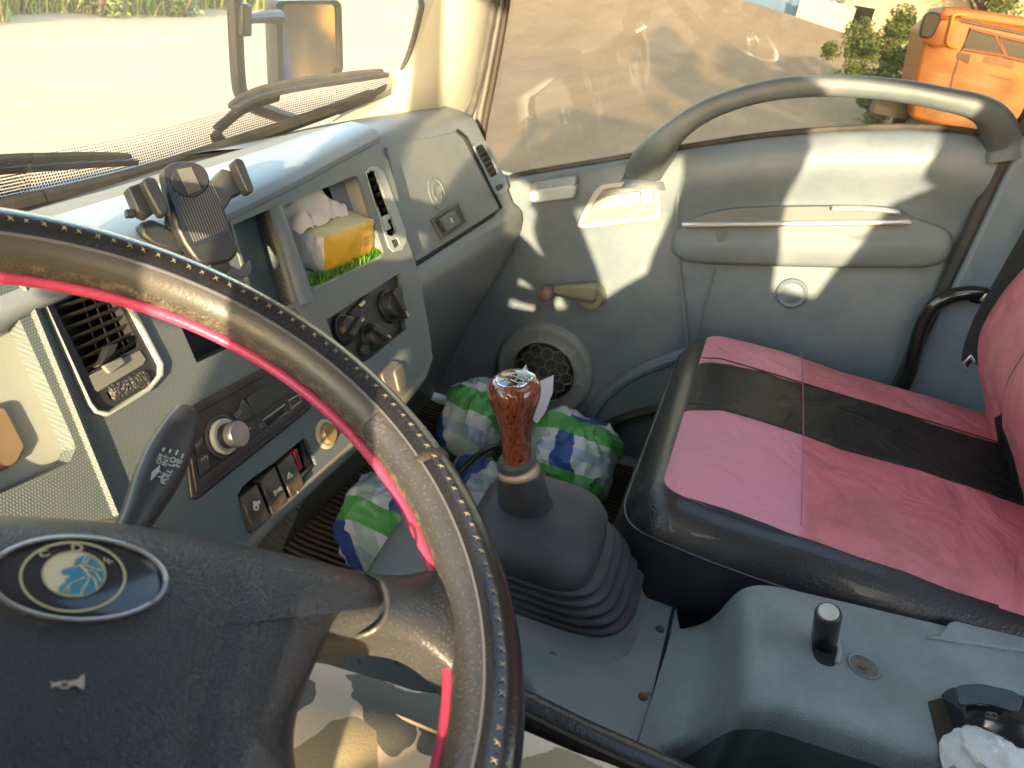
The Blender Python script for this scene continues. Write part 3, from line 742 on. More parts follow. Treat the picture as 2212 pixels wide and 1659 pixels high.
# moulded door pocket with silver strips
pk = [(1455, 505), (1466, 490), (1500, 470), (1560, 452), (1640, 445), (1760, 442), (1880, 443), (1940, 450), (1972, 468), (2030, 488), (2056, 508), (2055, 540), (2035, 566), (1990, 578), (1880, 579), (1740, 577), (1600, 573), (1500, 568), (1458, 552), (1450, 530)]
sm = spline(pk, 3, True)
cx = sum(p[0] for p in sm)/len(sm); cy = 512
pkm = M('pocket_grey', (.125,.155,.175), .55, var=.1, vs=9, bump=.25, bs=650, dust=.5, dcol=(.24,.25,.24), ds=5)
def ringpk(k, kk, h):
    out = []
    for x, y in sm:
        q = dd(cx+(x-cx)*k, cy+(y-cy)*kk, h+(.011*sstep(470, 560, y)))
        out.append(q)
    return out
mb = MB(); mb.loft([ringpk(1, 1, -.005), ringpk(.995, .985, .007), ringpk(.985, .95, .011), ringpk(.96, .86, .0135), ringpk(.8, .5, .014), ringpk(.3, .2, .014)], True, False, True)
pko = obj('door_pocket', mb, pkm, door, smooth=60)
mb = MB(); up = spline([(1492, 480), (1510, 468), (1565, 454), (1650, 448), (1780, 446), (1890, 447), (1938, 453), (1962, 470), (1960, 478), (1800, 478), (1600, 480)], 3, True)
mb.slab([dd(*p, .020) for p in up], (.012, 0, 0)); obj('pocket_recess', mb, M('pocket_dark', (.13,.14,.14), .6, var=.1), pko, bevel=.003)
for a, b, wy in [((1472, 487), (1970, 481), 5.5), ((1796, 452), (1946, 461), 4.2)]:
    up_ = [(a[0]+(b[0]-a[0])*t, a[1]+(b[1]-a[1])*t-(0 if wy > 5 else 4*math.sin(math.pi*t))) for t in [i/12 for i in range(13)]]
    ou = [(x, y-wy) for x, y in up_]+[(x, y+wy) for x, y in up_[::-1]]
    mb = MB(); mb.slab([dd(*p, .034) for p in ou], (.018, 0, 0)); obj('silver_strip', mb, silver, pko, bevel=.003)
# window winder
oc = dd(1282, 634, .02)
mb = MB(); wr = []
for k in range(9):
    t = k/8; x, y = lerp(1288, 1196, t), lerp(634, 627, t); hw = lerp(25, 12, t)*(1 if 0 < k < 8 else .75)
    wr.append([dd(x, y-hw, .030), dd(x, y-hw*.6, .042), dd(x, y+hw*.6, .042), dd(x, y+hw, .030), dd(x, y+hw*.8, .022), dd(x, y-hw*.8, .022)])
mb.loft(wr, True, False, True); wd_ = obj('window_winder', mb, M('winder_olive', (.22,.22,.16), .5, var=.15, dust=.4), door, smooth=50, bevel=.003)
mb = MB(); mb.lathe(dd(1284, 634, -.01), (-1, 0, 0), [(.03, 0), (.026, .02), (.024, .034)], 20); obj('hub', mb, MATS['winder_olive'], wd_)
mb = MB(); mb.lathe(dd(1186, 628, .018), (-1, 0, 0), [(.010, 0), (.016, .008), (.0175, .022), (.014, .034), (.006, .038)], 20); obj('knob', mb, M('winder_knob', (.21,.14,.105), .5, var=.15), wd_, smooth=60)
# loudspeaker grille
so = dd(1176, 801, .002); R1, R2 = .104, .074
mb = MB(); mb.lathe(so, (-1, 0, 0), [(R1+.012, -.01), (R1+.008, .006), (R1, .010), (R1-.006, .008), (R2+.004, .009), (R2, .014), (R2-.002, .010), (R2-.002, 0)], 48, False); sp = obj('speaker', mb, M('speaker_grey', (.20,.235,.24), .5, var=.1, dust=.35), door, smooth=50)
mb = MB(); mb.lathe(so+V((-.004, 0, 0)), (-1, 0, 0), [(R2, 0), (R2*.6, .005), (0.001, .007)], 40)
gm = M('grille_mesh', (.05,.055,.05), .6, var=.1, bump=1.0, bs=260, bt='voronoi', dust=.4, dcol=(.17,.155,.12), ds=9, spots=(330,.4,(.012,.012,.012)))
gr = obj('grille', mb, gm, sp, smooth=180)
mb = MB(); hs = .0155
seen = set()
for i in range(-6, 7):
    for j in range(-6, 7):
        c = ((i+.5*(j % 2))*hs*1.732, j*hs*1.5)
        if math.hypot(*c) > R2+.01: continue
        vs = [(c[0]+hs*math.sin(k*math.pi/3), c[1]+hs*math.cos(k*math.pi/3)) for k in range(6)]
        for k in range(6):
            a, b = vs[k], vs[(k+1) % 6]; key = tuple(sorted([(round(a[0], 3), round(a[1], 3)), (round(b[0], 3), round(b[1], 3))]))
            if key in seen or max(math.hypot(*a), math.hypot(*b)) > R2-.002: continue
            seen.add(key); f = lambda q: so+V((-.0052-.007*(1-math.hypot(*q)/R2), q[0], q[1]))
            mb.tube([f(a), f(b)], .0016, 5)
obj('hexagon_web', mb, M('web_grey', (.12,.125,.11), .6, dust=.4), gr)
mb = MB()
for a in (25, 75, 130, 180, 222, 272, 318):
    q = R(a); e = V((0, math.cos(q), math.sin(q))); mb.box(so+e*(R1+R2)/2+V((-.0095, 0, 0)), (.0008, 0, 0), e*.011, e.cross(V((1, 0, 0)))*.0009)
obj('ring_marks', mb, plastic_lt, sp)
# round embossed badge, small cover plate, stain and lower arch
bo = dd(1710, 634, .008)
mb = MB(); mb.lathe(bo, (-1, 0, 0), [(.030, -.004), (.029, .002), (.026, .004), (.023, .002), (.020, .0015), (.017, .003), (.001, .003)], 32); obj('embossed_badge', mb, door_pl, door, smooth=40)
mb = MB(); q = spline([(2066, 388), (2078, 346), (2090, 338), (2128, 342), (2137, 352), (2118, 418), (2106, 432), (2064, 428)], 3, True); mb.tube([dd(*p, .0005) for p in q], .0022, 6, closed=True); obj('cover_groove', mb, M('groove_dark', (.09,.10,.10), .6), door)
lw = [dd(*p, .012) for p in [(1284, 912), (1304, 872), (1345, 834), (1395, 806), (1440, 788), (1490, 772), (1540, 768), (1540, 900), (1440, 885), (1380, 894), (1320, 915), (1295, 930)]]
mb = MB(); mb.slab(lw, (.05, 0, 0)); obj('lower_arch_panel', mb, M('arch_panel', (.13,.155,.165), .6, var=.15, dust=.5, dcol=(.2,.19,.17), ds=8), door)
mb = MB(); mb.tube([dd(*p, .012) for p in spline([(1272, 912), (1296, 866), (1340, 826), (1392, 797), (1442, 778), (1492, 762), (1545, 756)], 4)], .014, 10); obj('arch_rib', mb, door_pl, door)
mb = MB(); mb.tube([dd(*p, .018) for p in spline([(1280, 936), (1320, 914), (1380, 893), (1440, 882), (1520, 880)], 4)], .011, 8); obj('door_foot_seal', mb, seal, door)
mb = MB(); mb.tube([dd(*p, .011) for p in spline([(1466, 395), (1462, 480), (1466, 560), (1475, 650), (1486, 760)], 4)], .0035, 6); obj('moulding_line', mb, M('line_grey', (.17,.2,.21), .6), door)
stain = M('dried_stain', (.13,.14,.135), .6, var=.2)
mb = MB(); mb.tube([dd(*p, o) for p, o in zip(spline([(1558, 497), (1556, 520), (1552, 545)], 3), [.0215, .022, .0225, .023, .0235, .024, .0245])], [.010, .012, .009, .006, .004, .003, .002], 8, flat=(.08, 1), nrm=(1, 0, 0))
mb.tube([dd(*p, .0075) for p in spline([(1545, 578), (1536, 610), (1524, 650), (1516, 690), (1508, 722)], 3)], .0028, 6, flat=(.3, 1), nrm=(1, 0, 0)); obj('dried_drip', mb, stain, door)

# ------------------------------------------------------------------ dashboard
CP = Pl((0, -1, .55), (0, -.447, 0))      # face of the centre stack
GP = Pl((0, -1, .55), (0, -.419, 0))      # face of the glove box side, set back
dash = thing('dashboard', (.8, .6, ZF), 'grey dashboard with radio, round heater knobs, glove box and louvred air vents', 'dashboard')
def slabp(pl, px, h, t, name, mat, par, bevel=0, **k):
    mb = MB(); mb.slab(pl.poly(px, h), -pl.n*t); return obj(name, mb, mat, par, bevel=bevel, **k)
# hood over the centre stack
LIP = [(-420, 905), (-250, 825), (-50, 733), (150, 640), (250, 592), (390, 526), (496, 478), (575, 438), (650, 400), (730, 355), (812, 311)]
lip = [V(p) for p in spline([tuple(CP.at(x, y)) for x, y in LIP], 4)]
cols = []
for p in lip:
    dz = (p.z-1.72)*.9
    cols.append([p+V((0, .012, -.012)), p, p+V((0, -.004, .003)), p+V((0, -.006, .009)), p+V((0, -.004, .015)), p+V((0, .003, .0195)), p+V((0, .016, .0225)), p+V((0, .04, .023)), V((p.x+.004, .59, 1.737+dz*.8)), V((p.x+.006, .63, 1.728+dz*.6)), V((p.x+.008, .69, 1.709+.05*(p.x-.85))), V((p.x+.01, .735, 1.692+.055*(p.x-.85))), V((p.x+.01, .79, 1.655+.055*(p.x-.85)))])
k0 = next(i for i, p in enumerate(lip) if p.x > -.36)
mb = MB(); mb.loft(cols[k0:])
n = len(cols[0]); mb.m = [0 if (i % (n-1)) < 8 else (1 if (i % (n-1)) < 10 else 2) for i in range(len(mb.f))]
for q in range(1): mb.face(list(range(len(mb.v)-n, len(mb.v))))
obj('dash_hood', mb, [hood_pl, dashtop, seal], dash, smooth=50)
mb = MB()
for t in (.12, .24, .36, .48, .6, .72, .84):
    mb.tube([p+V((0, lerp(-.0005, -.0058, min(1, t*1.5)), lerp(.001, .015, t))) for p in lip[k0+14:]], .0011, 5)
obj('lip_rib', mb, hood_pl, dash)
# glove box side
GR = [(.79, 1.665, 1.50), (.765, 1.692, 1.49), (.70, 1.715, 1.47), (.63, 1.735, 1.45), (.585, 1.745, 1.435), (.556, 1.744, 1.435), (.536, 1.734, 1.455), (.49, 1.653, 1.492), (.453, 1.585, 1.512),
      (.447, 1.574, 1.515), (.437, 1.569, 1.518), (.428, 1.560, 1.522), (.424, 1.545, 1.524), (.424, 1.52, 1.525), (.445, 1.443, 1.53), (.484, 1.345, 1.53), (.523, 1.228, 1.53), (.547, 1.147, 1.53), (.575, 1.05, 1.53)]
rows = []
for y, z, xe in GR:
    r = [V((lerp(.90, xe, i/10), y, z)) for i in range(11)]
    r += [V((xe+.012, y+.005, z)), V((xe+.021, y+.016, z)), V((xe+.026, y+.035, z)), V((xe+.028, y+.09, z))]
    rows.append(r)
mb = MB(); mb.loft(rows)
gvm = M('glove_plastic', (.17,.185,.19), .42, var=.1, bump=.35, bs=620, dust=.55, dcol=(.30,.265,.215), ds=5)
mb.m = [1 if i < 28 else 0 for i in range(len(mb.f))]; obj('passenger_side', mb, [gvm, seal], dash, smooth=40)
lid = [(836, 316), (985, 284), (1002, 300), (1078, 449), (1064, 462), (900, 566), (880, 520), (852, 400)]
lo = slabp(GP, lid, .004, .01, 'glove_box_lid', gvm, dash, bevel=.002)
mb = MB(); mb.tube([GP.at(*p, .0018) for p in [(892, 576), (1064, 466), (1083, 449), (1006, 296), (988, 281)]], .0028, 6); obj('lid_gap', mb, hole, dash)
mb = MB(); o = GP.at(943, 419, .003); mb.lathe(o, GP.n, [(.029, 0), (.029, .0022), (.026, .003), (.024, .0014), (.017, .0014), (.015, .0025), (.012, .0014), (.001, .0012)], 32); bdg = obj('embossed_badge', mb, gvm, lo, smooth=30)
q = spline([(936, 416), (940, 404), (948, 402), (953, 412), (948, 421), (941, 428), (946, 436)], 4)
mb = MB(); mb.tube([GP.at(*p, .0048) for p in q], .0013, 6, flat=(1, .6)); obj('badge_emblem', mb, gvm, bdg)
mb = MB(); mb.panel(GP, [(931, 474), (992, 434), (1013, 482), (957, 519)], [([(936, 475), (990, 440), (1007, 480), (959, 513)], .004, False)], .003, .0066); la = obj('latch', mb, M('latch_dark', (.12,.125,.125), .5, dust=.4), lo)
slabp(GP, [(936, 475), (990, 440), (1007, 480), (959, 513)], .0048, .0006, 'latch_recess', M('latch_recess_dark', (.06,.065,.065), .6, dust=.3), la)
slabp(GP, rrect([(953, 470), (982, 452), (997, 481), (968, 500)], .15, 2), .014, .009, 'latch_button', MATS['latch_dark'], la, bevel=.002)
mb = MB(); mb.lathe(GP.at(975, 476, .0138), GP.n, [(.0045, 0), (.0045, .0008), (.0035, .0011), (.003, .0004), (.0005, .0003)], 14); obj('lock', mb, silver, la)
# small vent at the end of the dashboard
vo = rrect([(1024, 318), (1030, 308), (1048, 304), (1056, 313), (1099, 400), (1098, 408), (1080, 424), (1072, 420)], .2, 2)
vi = rrect([(1027, 321), (1034, 314), (1046, 311), (1050, 316), (1079, 374), (1061, 385)], .15, 2)
mb = MB(); mb.panel(GP, vo, [(vi, .02, True)], .008, .006); ev = obj('air_vent', mb, plastic, dash, bevel=.0015)
ev.data.materials[0] = plastic
slabp(GP, vi, .0015, .002, 'duct', hole, ev)
mb = MB()
for k in range(1, 6):
    t = k/6; a, b = (lerp(1027, 1062, t), lerp(321, 385, t)), (lerp(1048, 1080, t), lerp(312, 374, t))
    mb.slab([GP.at(*a, .003), GP.at(*b, .003), GP.at(b[0], b[1]+3, .0022), GP.at(a[0], a[1]+3, .0022)], GP.n*.0004)
mb.tube([GP.at(1038, 318, .0), GP.at(1071, 379, .0)], .0012, 5)
obj('slats', mb, browndk, ev)
slabp(GP, rrect([(1071, 403), (1082, 396), (1089, 404), (1077, 413)], .2, 2), .0075, .004, 'vent_wheel', dark, ev, bevel=.001)
# centre stack plate with its openings
SCR = [(500, 484), (582, 449), (640, 655), (560, 700)]
CUB = [(611, 444), (764, 380), (774, 382), (781, 394), (806, 476), (829, 545), (826, 556), (680, 627), (672, 620)]
MVN = [(791, 372), (798, 362), (812, 361), (826, 371), (834, 388), (874, 500), (876, 520), (868, 537), (852, 541), (843, 533)]
CLI = [(866, 588), (878, 711), (798, 776), (745, 800), (705, 690)]
LVN = [(97, 646), (104, 630), (130, 622), (262, 652), (282, 668), (346, 788), (345, 808), (322, 836), (236, 888), (214, 884), (200, 868)]
SLT = [(386, 694), (425, 784), (560, 722), (520, 636)]
RAD = [(392, 892), (641, 757), (650, 765), (671, 872), (668, 886), (425, 1080), (416, 1076)]
SWI = [(513, 1070), (524, 1051), (543, 1034), (594, 998), (656, 946), (664, 952), (684, 1003), (660, 1030), (660, 1048), (586, 1120), (540, 1153), (534, 1150)]
OUT = [(45, 690)]+[p for p in LIP if p[0] > 100]+[(838, 345), (854, 400), (868, 460), (881, 520), (897, 565), (910, 615), (921, 680), (932, 745), (931, 768), (918, 800), (873, 856), (800, 919), (756, 958), (684, 1022), (600, 1099), (533, 1172), (430, 1166), (255, 1116)]
stackm = M('stack_plastic', (.205,.235,.24), .46, var=.1, bump=.8, bs=520, bt='voronoi', dust=.4, dcol=(.31,.27,.215), ds=5)
DOT_OUT = [(45, 690), (150, 640), (250, 592), (390, 526), (496, 478)]
mb = MB(); mb.panel(CP, OUT, [(SCR, .03, True), (CUB, .004, False), (MVN, .02, True), (CLI, .012, True), (LVN, .03, True), (SLT, .05, True), (RAD, .01, True), (SWI, .03, True)], .03)
cs = obj('centre_stack', mb, lattice(M('stack_dotted', (.085,.112,.122), .5, var=.08, dust=.3, dcol=(.19,.17,.14), ds=5), .0026, 2, .29, (.165,.195,.20)), dash, smooth=0)
# smoother right part of the stack, a separate moulding 2 mm proud
RGT = [(496, 478), (575, 438), (650, 400), (730, 355), (812, 311), (838, 345), (854, 400), (868, 460), (881, 520), (897, 565), (910, 615), (921, 680), (932, 745), (931, 768), (918, 800), (873, 856), (800, 919), (745, 830), (690, 730), (640, 662), (560, 702)]
mb = MB(); mb.panel(CP, RGT, [(SCR[:2]+[(640.5, 655)], .001, False)] if 0 else [([(611, 444), (764, 380), (774, 382), (781, 394), (806, 476), (829, 545), (826, 556), (680, 627), (672, 620)], .006, False), (MVN, .006, False), (CLI, .006, False), ([(503, 486), (581, 452), (638, 652), (562, 690)], .006, False)], .003, .0025)
obj('stack_moulding', mb, M('moulding_plastic', (.135,.158,.168), .45, var=.1, vs=5, bump=.25, bs=600, dust=.55, dcol=(.26,.225,.18), ds=4), dash, smooth=0)
# roll under the stack
bot = [CP.at(*p) for p in [(932, 760), (918, 800), (873, 856), (800, 919), (756, 958), (684, 1022), (600, 1099), (533, 1172), (430, 1172), (255, 1120), (60, 1120)]]
mb = MB(); mb.loft([[p+V(o) for p in bot] for o in [(0, .01, .005), (0, -.001, -.001), (0, -.004, -.010), (0, .002, -.024), (0, .018, -.036), (0, .05, -.046), (0, .14, -.05)]]); obj('lower_roll', mb, M('roll_plastic', (.20,.195,.165), .5, var=.14, vs=7, dust=.5, dcol=(.30,.27,.2), ds=5), dash, smooth=70)
# blank panel left of the cubby and the bar between
slabp(CP, [(499, 484), (584, 448), (642, 656), (558, 702)], -.022, .003, 'blank_panel', teal, dash)
a, b, c, d = CP.at(594, 446, .001), CP.at(661, 655, .001), None, None
mb = MB(); bar = []
for t in [i/8 for i in range(9)]:
    o = a.lerp(b, t); e = (CP.at(lerp(607, 679, t), lerp(440, 650, t))-CP.at(lerp(581, 642, t), lerp(450, 660, t)))/2
    bar.append([o+e*math.cos(q)+CP.n*(.009*math.sin(q)-.003) for q in [math.pi*k/10 for k in range(11)]])
mb.loft(bar); obj('stack_bar', mb, M('bar_blue_grey', (.13,.155,.18), .4, var=.1, dust=.3), dash, smooth=60)
# open cubby
cubm = M('cubby_pale', (.40,.41,.38), .6, var=.06, dust=.3, dcol=(.36,.33,.26))
q = CP.poly(CUB); dv = V((0, .11, .008))
mb = MB(); mb.add(q+[p+dv for p in q], [(i, (i+1) % len(q), len(q)+(i+1) % len(q), len(q)+i) for i in range(len(q))]+[list(range(len(q), 2*len(q)))]); obj('cubby', mb, cubm, dash, smooth=30)
# tall vent
mv = slabp(CP, MVN, -.017, .002, 'air_vent', hole, dash)
mb = MB(); mb.panel(CP, [(790, 370), (798, 360), (814, 359), (828, 370), (836, 388), (877, 500), (879, 520), (870, 540), (851, 544), (841, 534)], [([(793, 379), (800, 368), (812, 369), (858, 500), (848, 510), (838, 508)], .004, False), ([(846, 520), (858, 514), (865, 528), (853, 536)], .004, False)], .006, .0045); obj('vent_frame', mb, plastic_lt, mv, bevel=.001)
for k in range(8):
    t = (k+.5)/8; x, y = lerp(794, 846, t), lerp(378, 508, t)
    mb = MB(); mb.slab([CP.at(x, y, .001), CP.at(x+19, y-7, .001), CP.at(x+22, y+3, -.010), CP.at(x+3, y+10, -.010)], CP.n*.0012); obj('slat', mb, browndk, mv)
slabp(CP, [(828, 467), (842, 461), (846, 470), (838, 476), (846, 494), (836, 498)], .006, .004, 'vent_tab', plastic_lt, mv, bevel=.001)
slabp(CP, rrect([(848, 520), (858, 515), (863, 528), (854, 534)], .2, 2), .003, .004, 'vent_wheel', browndk, mv, bevel=.001)
# big left vent
mb = MB(); mb.panel(CP, [(90, 642), (100, 624), (130, 614), (268, 646), (292, 664), (356, 786), (355, 812), (326, 846), (236, 898), (208, 892), (194, 874)], [(LVN, .004, False)], .006, .0045); lv = obj('air_vent', mb, plastic_lt, dash, bevel=.0015)
OPN = [(115, 656), (126, 643), (148, 634), (252, 644), (300, 748), (190, 806)]
THU = [(229, 848), (305, 810), (316, 826), (238, 864)]
mb = MB(); mb.panel(CP, LVN, [(OPN, .02, False), (THU, .008, True)], .02, .0005); obj('vent_face', mb, dark, lv, bevel=.001)
slabp(CP, OPN, -.022, .002, 'duct', hole, lv)
mb = MB(); mb.slab(CP.poly([(192, 812), (302, 756), (316, 776), (310, 788), (212, 846), (205, 842)], .0015), -CP.n*.002); obj('vent_face_plate', mb, M('vent_grey', (.14,.155,.16), .5, dust=.5), lv, bevel=.0006)
for k in range(7):
    t = (k+.2)/6.6; a, b = (lerp(113, 186, t), lerp(660, 806, t)), (lerp(252, 300, t), lerp(612, 740, t))
    mb = MB(); mb.slab([CP.at(*a, .0), CP.at(*b, .0), CP.at(b[0]+1, b[1]+9, -.006), CP.at(a[0]+1, a[1]+9, -.006)], CP.n*.0011); obj('slat', mb, browndk, lv)
for k in range(3):
    t = (k+1)/4; mb = MB(); mb.slab([CP.at(lerp(148, 252, t), lerp(636, 646, t), -.008), CP.at(lerp(190, 300, t), lerp(806, 748, t), -.008), CP.at(lerp(190, 300, t)+4, lerp(806, 748, t), -.02), CP.at(lerp(148, 252, t)+4, lerp(636, 646, t), -.02)], V((.001, 0, 0))); obj('blade', mb, browndk, lv)
slabp(CP, [(210, 792), (222, 774), (232, 748), (254, 738), (256, 746), (248, 766), (232, 778), (222, 792)], .010, .008, 'vent_tab', dark, lv, bevel=.002)
slabp(CP, [(222, 790), (264, 770), (274, 786), (238, 808)], .005, .004, 'tab_foot', M('vent_grey', GREY), lv, bevel=.0015)
mb = MB(); w0, w1 = CP.at(231, 853, -.004), CP.at(310, 816, -.004)
mb.lathe(w0, (w1-w0), [(.005, 0), (.0082, .001), (.0082, (w1-w0).length*.48), (.0072, (w1-w0).length*.5), (.0082, (w1-w0).length*.52), (.0082, (w1-w0).length-.001), (.005, (w1-w0).length)], 28); obj('vent_wheel', mb, M('knurled', (.05,.05,.05), .5, bump=1, bs=330, bt='voronoi', spots=(330,.33,(.2,.2,.19))), lv)
slabp(CP, SLT, -.03, .002, 'slot_back', hole, dash)
# radio
def Rq(u, v): 
    t = (lerp(392, 641, u), lerp(892, 757, u)); b = (lerp(420, 671, u), lerp(1083, 884, u)); return (lerp(t[0], b[0], v), lerp(t[1], b[1], v))
radm = M('radio_black', (.028,.026,.026), .38, var=.2, dust=.6, dcol=(.11,.095,.085), ds=11)
rad = slabp(CP, RAD, .004, .012, 'car_radio', radm, dash, bevel=.002)
mb = MB(); mb.panel(CP, [Rq(.02, .0), Rq(.99, .0), Rq(.985, .9), Rq(.03, .93)], [([Rq(.05, .10), Rq(.965, .12), Rq(.955, .80), Rq(.065, .82)], .003, False)], .003, .0065); obj('radio_rim', mb, radm, rad, bevel=.001)
slabp(CP, rrect([(535, 857), (622, 812), (632, 816), (641, 836), (550, 898), (545, 894)], .1, 2), .0065, .002, 'display', M('lcd', (.055,.06,.05), .15, var=.1, dust=.3, dcol=(.12,.11,.09), ds=8), rad)
def frame(pl, px, r, h, name, mat, par):
    mb = MB(); mb.tube(pl.poly(px, h), r, 5, closed=True); return obj(name, mb, mat, par)
grl = M('radio_line', (.34,.33,.31), .5)
f = frame(CP, [(568, 908), (615, 874), (619, 892), (578, 927)], .0010, .0045, 'card_slot', grl, rad); slabp(CP, [(574, 911), (611, 883), (613, 890), (580, 919)], .0046, .0005, 'slot_mouth', hole, f)
f = frame(CP, [(624, 865), (647, 852), (650, 867), (629, 882)], .0010, .0045, 'usb_port', grl, rad); slabp(CP, [(628, 868), (644, 858), (646, 866), (631, 877)], .0046, .0006, 'port_mouth', M('port_brown', (.07,.055,.035), .5), f)
for px in ([(503, 898), (519, 880), (524, 862), (546, 882), (549, 898), (520, 916)], [(524, 925), (549, 908), (551, 926), (534, 943)], [(424, 992), (448, 976), (456, 1008), (432, 1030)], [(420, 960), (440, 940), (438, 958), (424, 985)]):
    b = slabp(CP, px, .0058, .002, 'radio_button', M('button_grey', (.055,.055,.057), .4, dust=.4, dcol=(.13,.12,.11), ds=15), rad, bevel=.0007)
text('lettering', 'CLK', CP, (509, 902), (524, 892), grl, rad, .0063)
text('lettering', 'SD', CP, (562, 925), (570, 919), grl, rad, .0045)
text('lettering', 'BAND', CP, (424, 966), (434, 957), grl, rad, .0063)
def tri(pl, pts, h, name, mat, par):
    mb = MB()
    for q in pts: mb.add(pl.poly(q, h), [tuple(range(len(q)))])
    return obj(name, mb, mat, par, smooth=0)
tri(CP, [[(531, 931), (536, 924), (537, 930)], [(536, 928), (541, 921), (542, 927)]], .0064, 'track_symbol', grl, rad)
tri(CP, [[(435, 998), (434, 990), (441, 990)], [(441, 993), (440, 985), (447, 986)], [(446, 984), (448, 983), (450, 992), (448, 993)]], .0064, 'track_symbol', grl, rad)
mb = MB(); o = CP.at(478, 944, .004); mb.lathe(o, CP.n, [(.0215, 0), (.0215, .003), (.0195, .0035), (.019, .002)], 36); kb = obj('volume_knob', mb, radm, rad)
mb = MB(); mb.lathe(o, CP.n, [(.0175, .002), (.0175, .006), (.0158, .0075), (.012, .0075)], 36); obj('knob_ring', mb, M('ring_white', (.45,.46,.42), .4, dust=.4), kb)
mb = MB(); mb.lathe(o, CP.n, [(.0125, .006), (.0125, .014), (.0120, .016)], 36); obj('knob_base', mb, black, kb)
mb = MB(); mb.lathe(o, CP.n, [(.0122, .0145), (.0128, .016), (.0128, .023), (.0120, .0245), (.0006, .0246)], 40); obj('knob_cap', mb, M('spun_metal', (.50,.49,.47), .35, metal=.75, var=.12, vs=60), kb, smooth=30)
# climate panel
slabp(CP, CLI, -.0095, .003, 'heater_panel', browndk, dash)
hp = MATS['dusty_black_plastic']
def dial(px, py, r, ang, name='heater_knob'):
    o = CP.at(px, py, -.007); mb = MB(); mb.lathe(o, CP.n, [(r*1.15, 0), (r*1.1, .003), (r*.95, .004), (r*.85, .013), (r*.7, .015), (.001, .015)], 28); k = obj(name, mb, dark, dash, smooth=40)
    e1 = (CP.at(px+10, py, 0)-CP.at(px, py, 0)).normalized(); e2 = CP.n.cross(e1); e = e1*math.cos(R(ang))+e2*math.sin(R(ang)); f = CP.n.cross(e)
    mb = MB(); mb.box(o+CP.n*.017, e*r*1.05, f*r*.26, CP.n*.006); gq = obj('grip', mb, black, k, bevel=.0015)
    mb = MB(); mb.box(o+CP.n*.0233+e*r*.78, e*r*.2, f*r*.07, CP.n*.0004); obj('pointer', mb, M('pointer_cream', (.55,.48,.3), .5), gq)
dial(840, 662, .021, -65); dial(797, 725, .017, -25); dial(742, 712, .018, 35)
mb = MB(); mb.slab(CP.poly([(755, 676), (788, 641), (800, 634), (802, 646), (764, 684)], -.004), -CP.n*.004); sl = obj('heater_slider', mb, dark, dash, bevel=.001)
mb = MB(); mb.slab(CP.poly([(780, 656), (788, 648), (790, 653), (783, 661)], .001), -CP.n*.004); obj('pointer', mb, MATS['pointer_cream'], sl)
mb = MB(); mb.lathe(CP.at(783, 757, -.006), CP.n, [(.008, 0), (.008, .005), (.006, .007), (.001, .007)], 16); obj('heater_button', mb, dark, dash)
# blank switches by the heater panel
slabp(CP, rrect([(823, 803), (848, 778), (862, 780), (884, 840), (880, 846), (846, 868)], .2, 3), .0055, .004, 'switch_blank', M('blank_brown', (.12,.115,.105), .45, dust=.5), dash, bevel=.002)
slabp(CP, rrect([(852, 800), (866, 784), (874, 792), (884, 826), (878, 836), (864, 848)], .2, 3), .0095, .005, 'switch_blank', MATS['blank_brown'], dash, bevel=.002)
# rocker switches
swm = M('rocker_dusty', (.045,.038,.032), .38, var=.3, vs=40, dust=.7, dcol=(.20,.15,.095), ds=30)
sym = M('symbol_cream', (.72,.66,.45), .5)
slabp(CP, SWI, -.018, .003, 'switch_well', hole, dash)
def rocker(px, h0=.009):
    q = CP.poly(px, h0); top2 = [CP.at(*px[0], .002), CP.at(*px[1], .002)]
    mb = MB(); f = [top2[0], top2[1], CP.at(lerp(px[1][0], px[2][0], .3), lerp(px[1][1], px[2][1], .3), .007), q[2], q[3], CP.at(lerp(px[0][0], px[3][0], .3), lerp(px[0][1], px[3][1], .3), .007)]
    n_ = len(f); mb.add(f+[p-CP.n*.022 for p in f], [(0,1,2,5), (5,2,3,4), tuple(range(2*n_-1, n_-1, -1))]+[(i, n_+i, n_+(i+1) % n_, (i+1) % n_) for i in range(n_)])
    return obj('rocker_switch', mb, swm, dash, bevel=.0012)
r1 = rocker([(521, 1073), (555, 1046), (585, 1116), (550, 1148)]); r2 = rocker([(563, 1038), (594, 1007), (624, 1083), (590, 1112)]); r3 = rocker([(600, 1005), (630, 978), (659, 1048), (632, 1076)])
tri(CP, [[(620, 1036), (623, 1019), (634, 1028)]], .0098, 'warning_triangle', sym, r3); tri(CP, [[(624, 1031), (625.5, 1024), (630, 1028)]], .0101, 'triangle_centre', swm, r3)
tri(CP, [[(641, 1063), (642.5, 1060), (645, 1063), (643, 1066)]], .0102, 'indicator', sym, r3)
tri(CP, [[(591, 1063), (604, 1053), (606, 1060), (593, 1071)], [(602, 1052), (608, 1050), (611, 1058), (606, 1060)], [(590, 1062), (593, 1059), (597, 1070), (594, 1073)]], .0099, 'horn_symbol', sym, r2); tri(CP, [[(596, 1064), (601, 1060), (602, 1062), (597, 1066)]], .0102, 'symbol_gap', swm, r2)
q = [(553+7*math.cos(a), 1094+9*math.sin(a)) for a in [i*.524 for i in range(12)]]
tri(CP, [q, [(546, 1084), (551, 1082), (556, 1083), (561, 1080), (563, 1086), (558, 1092), (548, 1092)]], .0095, 'worn_symbol', sym, r1); tri(CP, [[(551, 1096), (554, 1093), (557, 1097), (554, 1100)]], .0098, 'symbol_gap', swm, r1)
slabp(CP, [(634, 976), (642, 968), (655, 1010), (648, 1020)], .004, .018, 'red_switch_side', M('red_plastic', (.28,.02,.025), .35), dash, bevel=.001)
